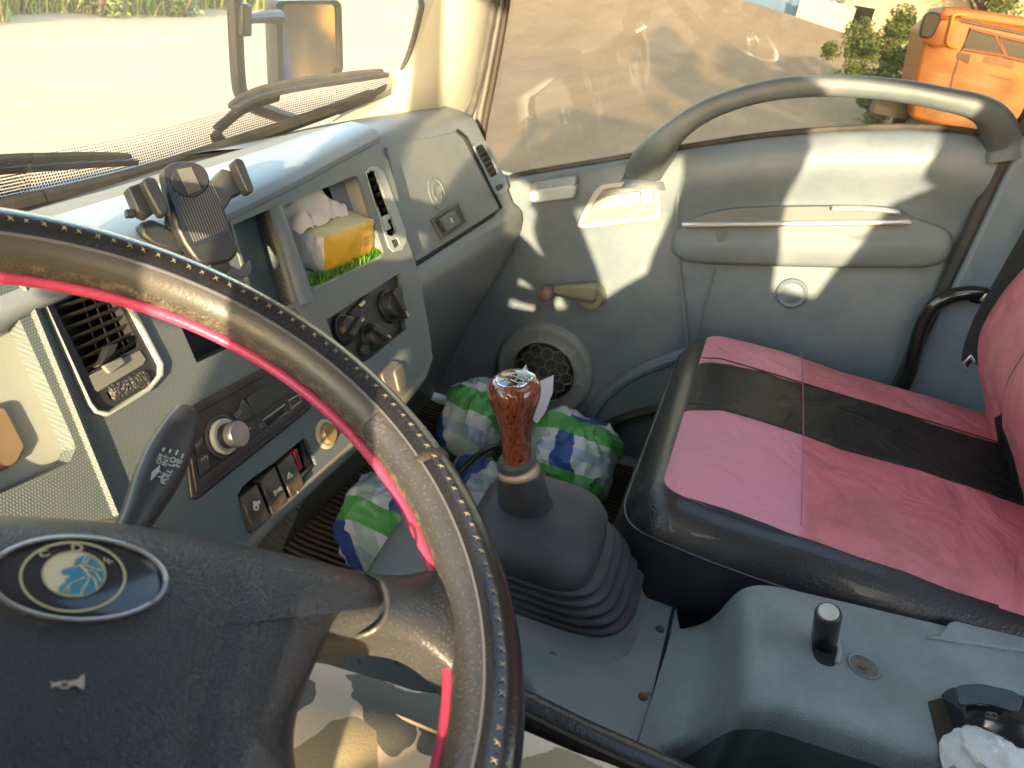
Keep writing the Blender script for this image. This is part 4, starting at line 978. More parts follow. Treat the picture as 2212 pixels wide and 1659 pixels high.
slabp(CP, [(649, 956), (660, 948), (681, 1002), (662, 1022), (656, 1000)], -.006, .003, 'switch_blank', dark, dash)
# cigarette lighter
mb = MB(); o = CP.at(702, 938, .0); mb.lathe(o, CP.n, [(.0175, -.002), (.0175, .002), (.0155, .0035), (.013, .0035), (.0125, -.001)], 32, False); cg = obj('cigarette_lighter', mb, M('lighter_ring', (.45,.40,.3), .35, dust=.3), dash, smooth=40)
mb = MB(); mb.lathe(o, CP.n, [(.0122, -.004), (.0122, .006), (.0105, .009), (.0005, .0095)], 28); obj('lighter_knob', mb, M('lighter_amber', (.42,.30,.13), .25, metal=.3), cg, smooth=40)
# instrument binnacle to the left, behind the wheel
LPx = [(45, 690), (255, 1116), (60, 1128), (-120, 1150), (-420, 1000), (-330, 780), (-60, 700)]
INS = rrect([(20, 640), (165, 965), (150, 1000), (-30, 1080), (-260, 980), (-200, 700)], .12, 4)
mb = MB(); mb.panel(CP, [(45, 602), (70, 640), (255, 1118), (-60, 1160), (-420, 1120), (-380, 760), (-50, 610)], [(INS, .018, True)], .06, .004); bn = obj('instrument_surround', mb, dotted, dash, smooth=0)
slabp(CP, INS, -.013, .003, 'instrument_lens', M('lens_pale', (.36,.39,.36), .3, var=.07, dust=.4, dcol=(.42,.39,.3), ds=7), bn)
mb = MB(); mb.tube(CP.poly([(48, 612), (150, 862), (252, 1112)], .0045), .0035, 6); obj('surround_edge', mb, dotted, bn)
slabp(CP, rrect([(-120, 905), (10, 872), (58, 965), (40, 1000), (-60, 1048), (-160, 990)], .15, 3), -.008, .004, 'meter_face', M('lens_amber', (.22,.15,.09), .3, dust=.5, dcol=(.3,.24,.15), ds=10), bn, bevel=.003)
mb = MB(); mb.lathe(D(20, 1180, .60), (-.1, -.55, .82), [(.06, -.12), (.06, -.02), (.05, .0), (.02, .005)], 20); obj('column_shroud', mb, dark, dash)

# ------------------------------------------------------------------ things on and in the dashboard
tissue = M('tissue_paper', (.72,.62,.54), .85, var=.06)
yel_ = M('yellow_wrap', (.78,.42,.03), .35, var=.12, vs=14, bump=.35, bs=60)
def grid3(o, a, b, nu, nv, amp, sc_, sd):
    rows = []
    for j in range(nv+1):
        r = []
        for i in range(nu+1):
            p = o+a*(i/nu)+b*(j/nv); r.append(p)
        rows.append(r)
    return rows
tb = V((0, 0, 0))
P0 = CP.at(701, 594, -.012); P1 = CP.at(807, 547, -.012)
e1 = (P1-P0); up_ = V((.004, .006, .046)); dp = V((-.004, .088, .008))
tk = thing('tissue_pack', (P0+P1)/2, 'yellow and white soft pack of tissues lying in the open cubby', 'tissue pack')
def packface(name, a, b, c, mat, par=tk, bul=.006, seed=0):
    mb = MB(); n_ = b.cross(c).normalized(); rows = []
    for j in range(13):
        r = []
        for i in range(19):
            u, v = i/18, j/12; k = math.sin(math.pi*u)**.6*math.sin(math.pi*v)**.6
            p = a+b*u+c*v; r.append(p+n_*(bul*k+.0022*k*noise.noise(p*55+V((seed, 0, 0)))))
        rows.append(r)
    mb.loft(rows); return obj(name, mb, mat, par, smooth=60, fix=False)
fr = packface('front_panel', P0, e1, up_, yel_, seed=1)
packface('side_panel', P0+dp, -dp, up_, M('pack_white', (.58,.56,.56), .35, bump=.3, bs=60), seed=2)
packface('side_panel', P1, dp, up_, yel_, seed=4)
packface('top_panel', P0+up_, e1, dp, M('pack_pale_yellow', (.68,.60,.34), .35, var=.08, bump=.35, bs=60), seed=3)
packface('back_panel', P1+dp, -e1, up_, yel_, seed=5)
FP = Pl(e1.cross(up_), P0+up_*.5); ink = M('brown_ink', (.18,.10,.03), .6)
fp0 = Pl(FP.n if FP.n.y < 0 else -FP.n, P0)
tri(fp0, [[(709+2*i, 566+1.2*j-.8*i), (710.4+2*i, 565.4+1.2*j-.8*i), (710.6+2*i, 566.2+1.2*j-.8*i), (709.2+2*i, 566.8+1.2*j-.8*i)] for i, j in [(0,0),(1,0),(2,0),(0,2),(2,2),(0,4),(1,4),(2,4),(3,1),(3,3),(1,2),(4,0),(4,4),(3,5),(0,6),(2,6)]], .0075, 'print_block', ink, fr)
for k in range(5): tri(fp0, [[(786, 515+4.2*k), (797, 509.5+4.2*k), (797.2, 511.2+4.2*k), (786.2, 516.8+4.2*k)]], .0075, 'print_line', ink, fr)
for k in range(2): tri(fp0, [[(711, 586-2*k+3*k), (742, 572+2.5*k), (742.2, 572.9+2.5*k), (711.2, 587+2.5*k-1*k)]], .0075, 'print_line', ink, fr)
# tissue pulled out of the pack
ts = thing('crumpled_tissue', P0+up_+dp*.5, 'pale crumpled tissue pulled out on top of the yellow pack', 'tissue')
mb = MB(); rows = []
to = P0+up_+dp*.25-e1*.16
for j in range(25):
    r = []
    for i in range(33):
        u, v = i/32, j/24; q = to+e1*(.98*u)+dp*(.95*v)+V((0, 0, .006))
        k = math.sin(math.pi*u)**.5*math.sin(math.pi*v)**.5
        q += V((noise.noise(q*38)*.012, noise.noise(q*38+V((9, 0, 0)))*.012, 0.026*k+.024*k*abs(noise.noise(q*32+V((0, 5, 0))))+.008*noise.noise(q*85)))
        r.append(q)
    rows.append(r)
mb.loft(rows); obj('tissue_sheet', mb, tissue, ts, smooth=70)
mb = MB()
for _ in range(900):
    t = random.random(); w_ = random.random(); a = CP.at(lerp(679, 826, t), lerp(624, 553, t), -.003); p = a+V((0, .022*w_*(1 if t < .9 else .6), .002))
    q = random.uniform(0, 6.28); h = random.uniform(.004, .011); d_ = V((math.cos(q), math.sin(q), 0)); mb.mi = random.random() < .4
    mb.add([p-d_*.0012, p+d_*.0012, p+d_.cross(V((0, 0, 1)))*h*.6+V((0, 0, h))], [(0, 1, 2)])
tag(obj('artificial_grass', mb, [M('turf_green', (.06,.24,.02), .5, var=.3, vs=60), M('turf_lime', (.22,.42,.05), .5, var=.3, vs=60)], smooth=0, fix=False), 'bright green artificial grass mat under the yellow tissue pack', 'grass mat')
# phone holder
HO = CP.at(430, 470, .045); HP = Pl((-.42, -.74, .52), HO)
ph = thing('phone_holder', HP.at(440, 560, -.03), 'black empty phone holder with open side clamps standing on the dashboard', 'phone holder')
body = [(353, 380), (360, 358), (384, 348), (416, 350), (444, 368), (458, 395), (499, 497), (513, 533), (511, 550), (492, 566), (440, 572), (414, 550), (380, 490)]
slabp(HP, [V_ for V_ in spline(body, 2, True)], .0, .016, 'holder_body', dark, ph, bevel=.003)
slabp(HP, [p for p in spline([(356, 382), (362, 362), (386, 352), (415, 354), (441, 371), (455, 397), (498, 496), (414, 528), (385, 470)], 2, True)], .0016, .002, 'ribbed_plate', black, ph)
mb = MB()
for k in range(15):
    t = (k+.5)/15; mb.tube([HP.at(lerp(360, 452, t), lerp(392, 388, t)-14*math.sin(math.pi*t), .0018), HP.at(lerp(417, 496, t), lerp(524, 494, t), .0018)], .00055, 5)
obj('plate_ribs', mb, M('rib_grey', (.12,.12,.12), .4), ph)
dk = [(411+42*math.cos(a)*.98, 388+38*math.sin(a)) for a in [i*math.pi/14 for i in range(28)]]
dsc = slabp(HP, dk, .0035, .003, 'button_disc', dark, ph, bevel=.001)
mb = MB()
for k in range(9):
    t = k/8; mb.tube([HP.at(lerp(384, 412, t), lerp(366, 361, t), .0042), HP.at(lerp(408, 434, t), lerp(419, 410, t), .0042)], .0007, 5)
obj('disc_ribs', mb, MATS['rib_grey'], dsc)
clg = M('clamp_grey', (.045,.047,.05), .42, var=.15, dust=.35, dcol=(.13,.12,.105), ds=15)
c1 = slabp(HP, [(275, 404), (308, 392), (340, 455), (318, 470), (298, 458)], .004, .018, 'clamp_arm', clg, ph, bevel=.002)
slabp(HP, rrect([(309, 388), (320, 380), (338, 384), (367, 452), (362, 464), (346, 466), (313, 405)], .25, 3), .018, .014, 'clamp_pad', clg, c1, bevel=.003)
slabp(HP, [(272, 451), (294, 451), (294, 468), (274, 468)], -.002, .008, 'release_tab', clg, c1, bevel=.001)
c2 = slabp(HP, [(455, 395), (480, 363), (506, 370), (528, 415), (504, 424), (488, 452), (474, 440)], .002, .018, 'clamp_arm', clg, ph, bevel=.002)
slabp(HP, rrect([(504, 346), (514, 341), (526, 345), (549, 406), (546, 416), (534, 414)], .25, 3), .016, .016, 'clamp_pad', clg, c2, bevel=.003)
slabp(HP, [(300, 480), (330, 470), (385, 500), (412, 545), (380, 545), (330, 530), (305, 510)], -.016, .03, 'holder_neck', dark, ph, bevel=.004)
mb = MB(); mb.tube([HP.at(400, 480, -.016), HP.at(385, 500, -.05), CP.at(360, 540, .0)], [.018, .014, .022], 14); obj('mount', mb, dark, ph)
slabp(HP, rrect([(490, 590), (504, 574), (516, 582), (526, 579), (532, 566), (541, 562), (546, 580), (541, 594), (510, 602)], .2, 2), .010, .010, 'clamp_foot', clg, ph, bevel=.002)
slabp(HP, [(440, 560), (492, 552), (505, 585), (470, 600)], -.003, .012, 'foot_slide', dark, ph, bevel=.002)
# ------------------------------------------------------------------ steering wheel
WC = V((.199, .236, 1.737)); WT = .419
WN = V((0, -math.sin(WT), math.cos(WT))); W1 = V((1, 0, 0)); W2 = WN.cross(W1)
RW, RR = .2195, .0195
sw = thing('steering_wheel', WC-WN*.25, 'black leather covered steering wheel with pink piping, white stitching and padded hub', 'steering wheel')
def rimp(th, ph, r=RR, R_=RW):
    ra = W1*math.cos(th)+W2*math.sin(th)
    return WC+ra*(R_+r*math.cos(ph))+WN*(r*math.sin(ph))
def rimband(t0, t1, p0, p1, r=RR, n=200, k=14):
    mb = MB(); mb.loft([[rimp(lerp(t0, t1, i/n), lerp(p0, p1, j/k), r) for j in range(k+1)] for i in range(n+1)]); return mb
gloss = M('gloss_black_leather', (.016,.016,.018), .22, var=.2, bump=.25, bs=420, coat=.3, dust=.15, dcol=(.08,.06,.04), ds=40)
greyl = M('grey_leather', (.062,.060,.058), .36, var=.15, vs=14, bump=.2, bs=480, dust=.3, dcol=(.10,.085,.065), ds=9)
worn = M('worn_pattern_leather', (.055,.050,.043), .5, var=.2, bump=.5, bs=420, bt='crackle', dust=.7, dcol=(.16,.14,.10), ds=110, dlo=.47, dhi=.6)
perf = M('perforated_leather', (.040,.040,.044), .38, var=.12, bump=.2, bs=420, bt='voronoi', dust=.2, dcol=(.11,.10,.085), ds=12, spots=(420,.2,(.125,.122,.112)))
pink = M('pink_piping', (.50,.055,.13), .38, var=.1, vs=30, bump=.3, bs=500)
def thof(px, py):
    p = Pl(WN, WC).at(px, py)-WC; return math.atan2(p.dot(W2), p.dot(W1))
tA = thof(835, 905)                      # seam of the thumb grip
tB = thof(990, 1659)-1.2
TW = 2*math.pi
obj('outer_leather', rimband(0, TW, R(-70), R(126), RR+.0006), gloss, sw, smooth=60)
obj('inner_leather', rimband(tA, tB+TW, R(125), R(176)), greyl, sw, smooth=60)
obj('inner_leather', rimband(tA, tB+TW, R(175), R(290)), worn, sw, smooth=60)
obj('grip_leather', rimband(tB, tA, R(125), R(183), RR+.0012, 90), perf, sw, smooth=60)
obj('grip_leather', rimband(tB, tA, R(182), R(290), RR+.0008, 90), worn, sw, smooth=60)
mb = MB(); mb.loft([[rimp(tA+.002, R(125+7*j), RR+.0022) for j in range(17)], [rimp(tA+.012, R(125+7*j), RR+.0022) for j in range(17)]]); obj('grip_welt', mb, greyl, sw)
mb = MB(); mb.tube([rimp(TW*i/240, R(126.5), RR+.0004) for i in range(240)], .0011, 6, closed=True); obj('seam', mb, M('seam_blue_grey', (.12,.125,.15), .4), sw)
mb = MB(); mb.tube([rimp(TW*i/240, R(212), RR+.0022) for i in range(240)], .0037, 10, closed=True); obj('piping', mb, pink, sw, smooth=180)
mb = MB()
for i in range(150):
    th = TW*i/150+random.uniform(-.004, .004); c = rimp(th, R(99), RR+.0014); ra = (rimp(th, R(99), RR+.01)-c).normalized(); t1 = (rimp(th+.01, R(99), RR+.0014)-c).normalized(); t2 = ra.cross(t1)
    for s in (1, -1):
        d_ = (t2*1.0+t1*.75*s).normalized()*random.uniform(.0016, .0026); mb.tube([c-d_, c+ra*.0006, c+d_], [.00015, .0004, .00015], 5)
obj('stitching', mb, M('thread', (.26,.23,.18), .8), sw)
tb_ = thof(975, 1012)
mb = MB(); mb.loft([[rimp(tb_+k*.008, R(20+5*j), RR+.0006+.0014*math.sin(math.pi*k/4)) for j in range(24)] for k in range(5)]); obj('cover_join', mb, M('frayed_join', (.035,.03,.025), .7, bump=1, bs=500), sw)
# hub pad
HPn = Pl(WN, WC)
pad = [(-320, 1130), (-150, 1118), (0, 1114), (130, 1120), (300, 1136), (500, 1172), (700, 1216), (780, 1240), (818, 1262), (832, 1288), (828, 1306), (812, 1312), (772, 1305), (738, 1324), (708, 1372), (680, 1436), (654, 1500), (638, 1560), (634, 1612), (640, 1662), (662, 1730), (600, 1850), (300, 1950), (-100, 1900), (-420, 1650), (-500, 1350)]
pp = spline(pad, 6, True); cx, cy = 330, 1370
padm = M('pad_leather', (.017,.019,.028), .36, var=.12, vs=9, bump=.32, bs=520, bt='crackle', dust=.12, dcol=(.05,.05,.056), ds=14)
CR = spline([(535, 1170), (522, 1240), (495, 1330), (465, 1430), (432, 1540), (400, 1680), (370, 1800)], 8)
def padring(k, h):
    out = []
    for x, y in pp:
        qx, qy = cx+(x-cx)*k, cy+(y-cy)*k; d = min(math.hypot(qx-a, qy-b) for a, b in CR)
        out.append(HPn.at(qx, qy, h-.0020*math.exp(-(d/24)**2)*min(1, max(0, (1-k)*6))))
    return out
mb = MB(); prof_ = spline([(1.0, -.004), (.992, .003), (.97, .010), (.93, .015), (.85, .019), (.7, .0225), (.5, .024), (.25, .0245), (.05, .0246)], 7)
rings = [padring(1.0, -.05)]+[padring(k, h) for k, h in prof_]
mb.loft(rings, True); N = len(pp); mb.face(list(range(len(mb.v)-N, len(mb.v))))
padc = obj('hub_pad', mb, padm, sw, smooth=50)
# emblem
EP = Pl(WN, WC+WN*.024)
def ell(cx, cy, rx, ry, n=48, rot=0): return [(cx+rx*math.cos(t)*math.cos(rot)-ry*math.sin(t)*math.sin(rot), cy+rx*math.cos(t)*math.sin(rot)+ry*math.sin(t)*math.cos(rot)) for t in [2*math.pi*i/n for i in range(n)]]
ec, rot = (168, 1249), R(2)
mb = MB(); out = EP.poly(ell(*ec, 199, 96, 64, rot), .0); mid = EP.poly(ell(*ec, 196, 92, 64, rot), .003); inn = EP.poly(ell(*ec, 186, 86, 64, rot), .003); low = EP.poly(ell(*ec, 182, 83, 64, rot), .0006)
mb.loft([[p-WN*.004 for p in out], out, mid, inn, low], True); eo = obj('emblem', mb, M('emblem_rim', (.33,.33,.36), .25, metal=.7, dust=.5, dcol=(.22,.19,.15), ds=30), padc, smooth=60)
mb = MB(); r0 = EP.poly(ell(*ec, 182, 83, 64, rot), .0007); mb.loft([r0, EP.poly(ell(*ec, 150, 68, 64, rot), .0016), EP.poly(ell(*ec, 60, 27, 64, rot), .002)], True, False, False); mb.face(list(range(128, 192))); obj('emblem_plate', mb, M('emblem_navy', (.022,.026,.040), .18, var=.1, coat=.4), eo, smooth=60)
gold = M('emblem_gold', (.42,.40,.24), .4, var=.05); blu = M('emblem_blue', (.04,.22,.36), .35, var=.05); crm = M('emblem_cream', (.56,.52,.38), .4, var=.05)
def ringflat(name, c, r1, r2, h, mat, par):
    a, b = EP.poly(ell(*c, *r1), h), EP.poly(ell(*c, *r2), h); mb = MB(); mb.loft([a, b], True); return obj(name, mb, mat, par, smooth=0)
# zoomed photo coordinates to frame pixels
zz = lambda pts: [(x*.3418, 1092+y*.3418) for x, y in pts]
ringflat('emblem_ring', (157, 1246), (116, 77), (110, 72), .0026, gold, eo)
ringflat('emblem_ring', (160, 1240), (70, 50), (66, 46.5), .0026, gold, eo)
mb = MB(); mb.add(EP.poly(ell(160, 1240, 66.5, 47), .0025), [tuple(range(48))]); obj('emblem_disc', mb, crm, eo, smooth=0)
lion = [(395, 405), (430, 395), (465, 385), (478, 340), (520, 318), (562, 318), (610, 350), (645, 395), (658, 440), (650, 490), (610, 535), (545, 560), (480, 562), (420, 558), (372, 545), (372, 515), (400, 490), (420, 480), (410, 466), (440, 452), (430, 438), (400, 438), (385, 420)]
tri(EP, [zz(lion)], .0029, 'lion_head', blu, eo)
for k, ln in enumerate([[(468, 392), (520, 375), (580, 392), (640, 410)], [(500, 375), (545, 410), (560, 470), (520, 540), (515, 560)], [(545, 405), (600, 420), (640, 480)], [(548, 425), (600, 470), (612, 535)], [(540, 385), (555, 345), (580, 322)], [(400, 545), (440, 500), (500, 470), (540, 450)], [(520, 375), (535, 340), (548, 318)], [(430, 552), (440, 510)]]):
    mb = MB(); mb.tube([EP.at(*p, .0031) for p in zz(spline(ln, 4))], .00035, 5); obj('lion_line', mb, gold, eo)
for s, a, b in (('C', (258, 330), (318, 312)), ('D', (452, 290), (526, 290)), ('W', (638, 348), (700, 376))):
    text('lettering', s, EP, *zz([a, b]), gold, eo, .003, .8, .02)
KP = Pl(WN, WC+WN*.0248)
h_ = zz([(312, 1108), (345, 1120), (372, 1110), (440, 1108), (490, 1098), (525, 1068), (536, 1068), (530, 1160), (520, 1162), (478, 1136), (438, 1142), (430, 1158), (385, 1160), (370, 1140), (340, 1146), (315, 1152), (330, 1130)])
tri(KP, [h_], .0004, 'horn_symbol', M('horn_print', (.36,.31,.27), .5), padc); tri(KP, [zz([(385, 1124), (430, 1122), (428, 1142), (388, 1144)])], .0008, 'symbol_gap', padm, padc)
# spoke to the rim on the right
uo = spline([(690, 1222), (770, 1232), (830, 1242), (880, 1240), (920, 1226), (950, 1190), (985, 1120)], 4); lo_ = spline([(690, 1395), (770, 1384), (835, 1386), (890, 1402), (935, 1436), (965, 1480), (985, 1560)], 4)
mb = MB(); rows = []
for i, (u, l_) in enumerate(zip(uo, lo_)):
    t = i/(len(uo)-1); r = []
    for j in range(17):
        s = j/16; h = -.012+(.018-.006*t)*math.sin(math.pi*s)**.55; r.append(HPn.at(lerp(u[0], l_[0], s)+18*t*math.sin(math.pi*s)+26*t*t, lerp(u[1], l_[1], s), h))
    rows.append([r[0]-WN*.016]+r+[r[-1]-WN*.016])
mb.loft(rows); obj('spoke', mb, perf, sw, smooth=60)
mb = MB(); w_ = [HPn.at(*p, h) for p, h in zip(spline([(790, 1238), (826, 1262), (838, 1300), (832, 1335), (806, 1362), (772, 1376)], 4), [.004, .005, .006, .007, .008, .009, .01, .01, .01, .01, .01, .01, .009, .008, .007, .006, .004, .002, 0, -.002, -.004])]; mb.tube(w_, .0014, 8); obj('spoke_welt', mb, greyl, sw)
mb = MB(); rows = []
for i in range(9):
    t = i/8; x = lerp(-.09, -.205, t); hw = .035+.03*t*t; rows.append([WC+W1*x+W2*(hw*math.cos(q))+WN*(.004-.008+.010*math.sin(q)) for q in [math.pi*2*k/14 for k in range(14)]])
mb.loft(rows, True, False, True); obj('spoke', mb, perf, sw, smooth=60)
mb = MB(); mb.tube([WC-WN*.30+V((0, .02, 0)), WC-WN*.06], .045, 20); obj('column', mb, dark, sw)
# ------------------------------------------------------------------ wiper stalk
SP = Pl(WN, WC-WN*.028)
stk = thing('wiper_stalk', SP.at(290, 1140), 'black wiper control stalk with white lettering beside the steering wheel', 'control stalk')
ax = [(262, 1180, 62), (284, 1140, 66), (306, 1098, 78), (330, 1050, 94), (356, 996, 98), (378, 950, 86), (392, 918, 70), (399, 902, 56)]
rows = []
for x, y, wd in spline(ax, 4):
    c = SP.at(x, y); e = (SP.at(x+10, y+5)-c).normalized(); k = wd*.5*(c-CAM).dot(FWD)/FPX
    ring = []
    for q in [2*math.pi*i/24 for i in range(24)]:
        cc, ss = math.cos(q), math.sin(q); cc = math.copysign(abs(cc)**.7, cc); ss = math.copysign(abs(ss)**.75, ss); ring.append(c+e*cc*k+WN*ss*.010)
    rows.append(ring)
mb = MB(); mb.loft(rows, True, False, True); obj('stalk_body', mb, M('stalk_black', (.035,.036,.042), .36, var=.2, vs=20, dust=.3, dcol=(.1,.09,.085), ds=30), stk, smooth=50, bevel=.0015)
c = SP.at(396, 898); dr_ = (SP.at(400, 886)-c).normalized(); mb = MB(); mb.lathe(c, dr_, [(.0078, -.003), (.0078, .002), (.0068, .0035), (.0005, .004)], 20); obj('end_button', mb, M('button_dk', (.09,.09,.10), .4), stk, smooth=40)
for s, a, b in (('OFF', (346, 1003), (355, 982)), ('INT', (359, 1007), (368, 986)), ('LO', (374, 1008), (382, 990)), ('HI', (388, 1010), (394, 996)), ('PULL', (357, 1046), (373, 1016))):
    text('lettering', s, SP, a, b, white, stk, .0106, .8)
def tick(name, pts, h=.0106, r=.00028):
    mb = MB(); mb.tube([SP.at(*p, h) for p in pts], r, 5); obj(name, mb, white, stk)
for a, b in (((352, 974), (355, 968)), ((366, 978), (369, 971)), ((380, 982), (384, 973)), ((392, 990), (396, 981))): tick('tick_mark', [a, b], r=.00042)
for k in range(4): tick('wash_symbol', [(328+4.5*k, 1032-4*k), (331+4.5*k, 1018-4*k)])
tick('wash_symbol', [(326, 1036), (346, 1016), (348, 1024), (352, 1020)]); tick('wash_symbol', [(341, 1030), (350, 1030), (347, 1036), (356, 1022)])
# ------------------------------------------------------------------ gear lever
gl = thing('gear_lever', (.72, .05, PLZ), 'gear lever with glossy wood grain knob above a black rubber bellows boot', 'gear lever')
GX = V((.752, .078, PLZ)); GT = V((.716, .114, PLZ))
def srect(c, rx, ry, rot, z, n=44, ex=.6, tilt=V((0, 0, 0))):
    out = []
    for k in range(n):
        q = 2*math.pi*k/n; a, b = math.cos(q), math.sin(q); a = math.copysign(abs(a)**ex, a)*rx; b = math.copysign(abs(b)**ex, b)*ry
        x, y = a*math.cos(rot)-b*math.sin(rot), a*math.sin(rot)+b*math.cos(rot)
        out.append(V((c.x+x, c.y+y, z+tilt.x*x+tilt.y*y)))
    return out
rot = R(2)
mb = MB(); mb.loft([srect(GX, .118, .116, rot, PLZ-.012), srect(GX, .112, .110, rot, PLZ+.001), srect(GX, .105, .104, rot, PLZ+.006), srect(GX, .101, .100, rot, PLZ+.016), srect(GX, .099, .098, rot, PLZ+.026), srect(GX, .09, .09, rot, PLZ+.028)], True, False, True)
obj('boot_base', mb, MATS['engine_cover_grey'], gl, smooth=60)
rows = []
LEN = 5
for k in range(LEN):
    t = k/LEN; z0 = PLZ+.025+.0135*k; s = lerp(.101, .082, t); o = GX.lerp(GT, t)
    for dz, g in ((0, .86), (.0020, .955), (.0050, 1.0), (.0088, 1.0), (.0116, .955), (.0134, .86)):
        rows.append(srect(o, s*g, s*.98*g, rot, z0+dz, 52, .62))
obj('bellows', MB().loft(rows, True, False, True), rubber, gl, smooth=70)
o = GT; zb = PLZ+.025+.0135*LEN
rows = [srect(o, .070, .068, rot, zb-.006, 52, .52), srect(o, .079, .077, rot, zb-.001, 52, .52), srect(o, .080, .078, rot, zb+.006, 52, .52), srect(o+V((.001, 0, 0)), .077, .075, rot, zb+.024, 52, .52), srect(o+V((.004, .002, 0)), .066, .066, rot, zb+.038, 52, .52), srect(o+V((.005, .004, 0)), .052, .054, rot, zb+.046, 52, .45), srect(o+V((0, .010, 0)), .034, .034, rot, zb+.050, 52, .8)]
obj('boot_block', MB().loft(rows, True, False, True), rubber, gl, smooth=45)
KT = D(1110, 816, .775); KB = D(1117, 990, .82)
axk = (KT-KB).normalized(); L = (KT-KB).length
cb = V((.709, .135, zb+.044))
d2 = (KB-cb)
mb = MB(); mb.loft([[cb+d2*t+(axk.orthogonal().normalized()*math.cos(q)+axk.cross(axk.orthogonal().normalized())*math.sin(q))*r for q in [2*math.pi*k/28 for k in range(28)]] for t, r in [(-.1, .033), (.0, .0325), (.06, .0305), (.5, .0268), (.88, .0228), (.97, .0200), (1.0, .0165), (1.03, .012)]], True, False, True)
obj('boot_collar', mb, rubber, gl, smooth=50)
wood = M('wood_grain', (.20,.045,.018), .10, var=0, coat=1.0)
n, l, p = ramp_nodes(wood)
tc = n.new('ShaderNodeTexCoord'); mp = n.new('ShaderNodeMapping'); mp.inputs['Scale'].default_value = (26, 26, 7); mp.inputs['Rotation'].default_value = (.25, .2, 0)
nz = n.new('ShaderNodeTexNoise'); nz.inputs['Scale'].default_value = 1.6; nz.inputs['Detail'].default_value = 3; nz.inputs['Distortion'].default_value = .8
wv = n.new('ShaderNodeTexNoise'); wv.inputs['Scale'].default_value = 22; wv.inputs['Detail'].default_value = 4; wv.inputs['Distortion'].default_value = 2.2
l.new(tc.outputs['Object'], mp.inputs[0]); l.new(mp.outputs[0], nz.inputs['Vector'])
mm = n.new('ShaderNodeMath'); mm.operation = 'MULTIPLY'; mm.inputs[1].default_value = 9; l.new(nz.outputs['Fac'], mm.inputs[0])
sn = n.new('ShaderNodeMath'); sn.operation = 'FRACT'; l.new(mm.outputs[0], sn.inputs[0])
mp2 = n.new('ShaderNodeMapping'); mp2.inputs['Scale'].default_value = (14, 14, 1.6); l.new(tc.outputs['Object'], mp2.inputs[0]); l.new(mp2.outputs[0], wv.inputs['Vector'])
ad = n.new('ShaderNodeMath'); ad.operation = 'MULTIPLY_ADD'; ad.inputs[1].default_value = .45; l.new(sn.outputs[0], ad.inputs[0]); l.new(wv.outputs['Fac'], ad.inputs[2])
cr = n.new('ShaderNodeValToRGB'); cr.color_ramp.elements[0].position = .36; cr.color_ramp.elements[0].color = (.03,.007,.005,1); cr.color_ramp.elements[1].position = .86; cr.color_ramp.elements[1].color = (.27,.075,.03,1)
e = cr.color_ramp.elements.new(.55); e.color = (.14,.030,.013,1)
l.new(ad.outputs[0], cr.inputs[0]); l.new(cr.outputs[0], p.inputs['Base Color'])
kp = [(0, .0185), (.03, .0195), (.10, .0195), (.25, .0200), (.40, .0215), (.52, .0240), (.64, .0285), (.75, .0325), (.84, .0340), (.91, .0330), (.96, .0300), (.985, .0270)]
a1 = (V((1, -.2, 0))-axk*axk.dot(V((1, -.2, 0)))).normalized(); a2 = axk.cross(a1)
mb = MB(); mb.loft([[KB+axk*(L*t)+(a1*math.cos(q)+a2*math.sin(q)*.9)*r for q in [2*math.pi*k/48 for k in range(48)]] for t, r in [(-.06, .012)]+[(t, r*.86) for t, r in spline(kp, 4)]+[(.99, .008)]], True, False, True)
kn = obj('knob', mb, wood, gl, smooth=60)
ct = KB+axk*L*.985; KPl = Pl(axk, ct)
mb = MB(); mb.loft([[ct+(a1*math.cos(q)+a2*math.sin(q)*.9)*r+axk*h for q in [2*math.pi*k/48 for k in range(48)]] for r, h in [(.0205, -.002), (.0205, .0012), (.0197, .0019), (.0188, .0014)]], True); obj('knob_ring', mb, chrome, kn, smooth=40)
mb = MB(); mb.loft([[ct+(a1*math.cos(q)+a2*math.sin(q)*.9)*r+axk*h for q in [2*math.pi*k/48 for k in range(48)]] for r, h in [(.0190, .0012), (.014, .0019), (.006, .0024), (.0004, .0027)]], True, False, True); kc = obj('knob_cap', mb, M('cap_black', (.008,.009,.012), .06, var=.1, coat=1), kn, smooth=60)
def kmark(name, pts, r=.0006):
    mb = MB(); mb.tube([KPl.at(*p, .0029) for p in pts], r, 5); obj(name, mb, white, kc)
kmark('shift_pattern', [(1102, 819), (1124, 829)], .0004); kmark('shift_pattern', [(1108, 811), (1132, 821)], .0004); kmark('shift_pattern', [(1122, 811), (1111, 824)], .0004); kmark('shift_pattern', [(1132, 814), (1142, 818)], .0004)
for s_, a, b in (('5', (1096, 820), (1095, 816)), ('3', (1106, 812), (1105, 808.5)), ('1', (1119, 806), (1118.4, 804.5)), ('6', (1129, 836), (1128, 830)), ('4', (1137, 829), (1136, 824)), ('2', (1144, 823), (1143, 819))):
    text('lettering', s_, KPl, a, b, white, kc, .0029)
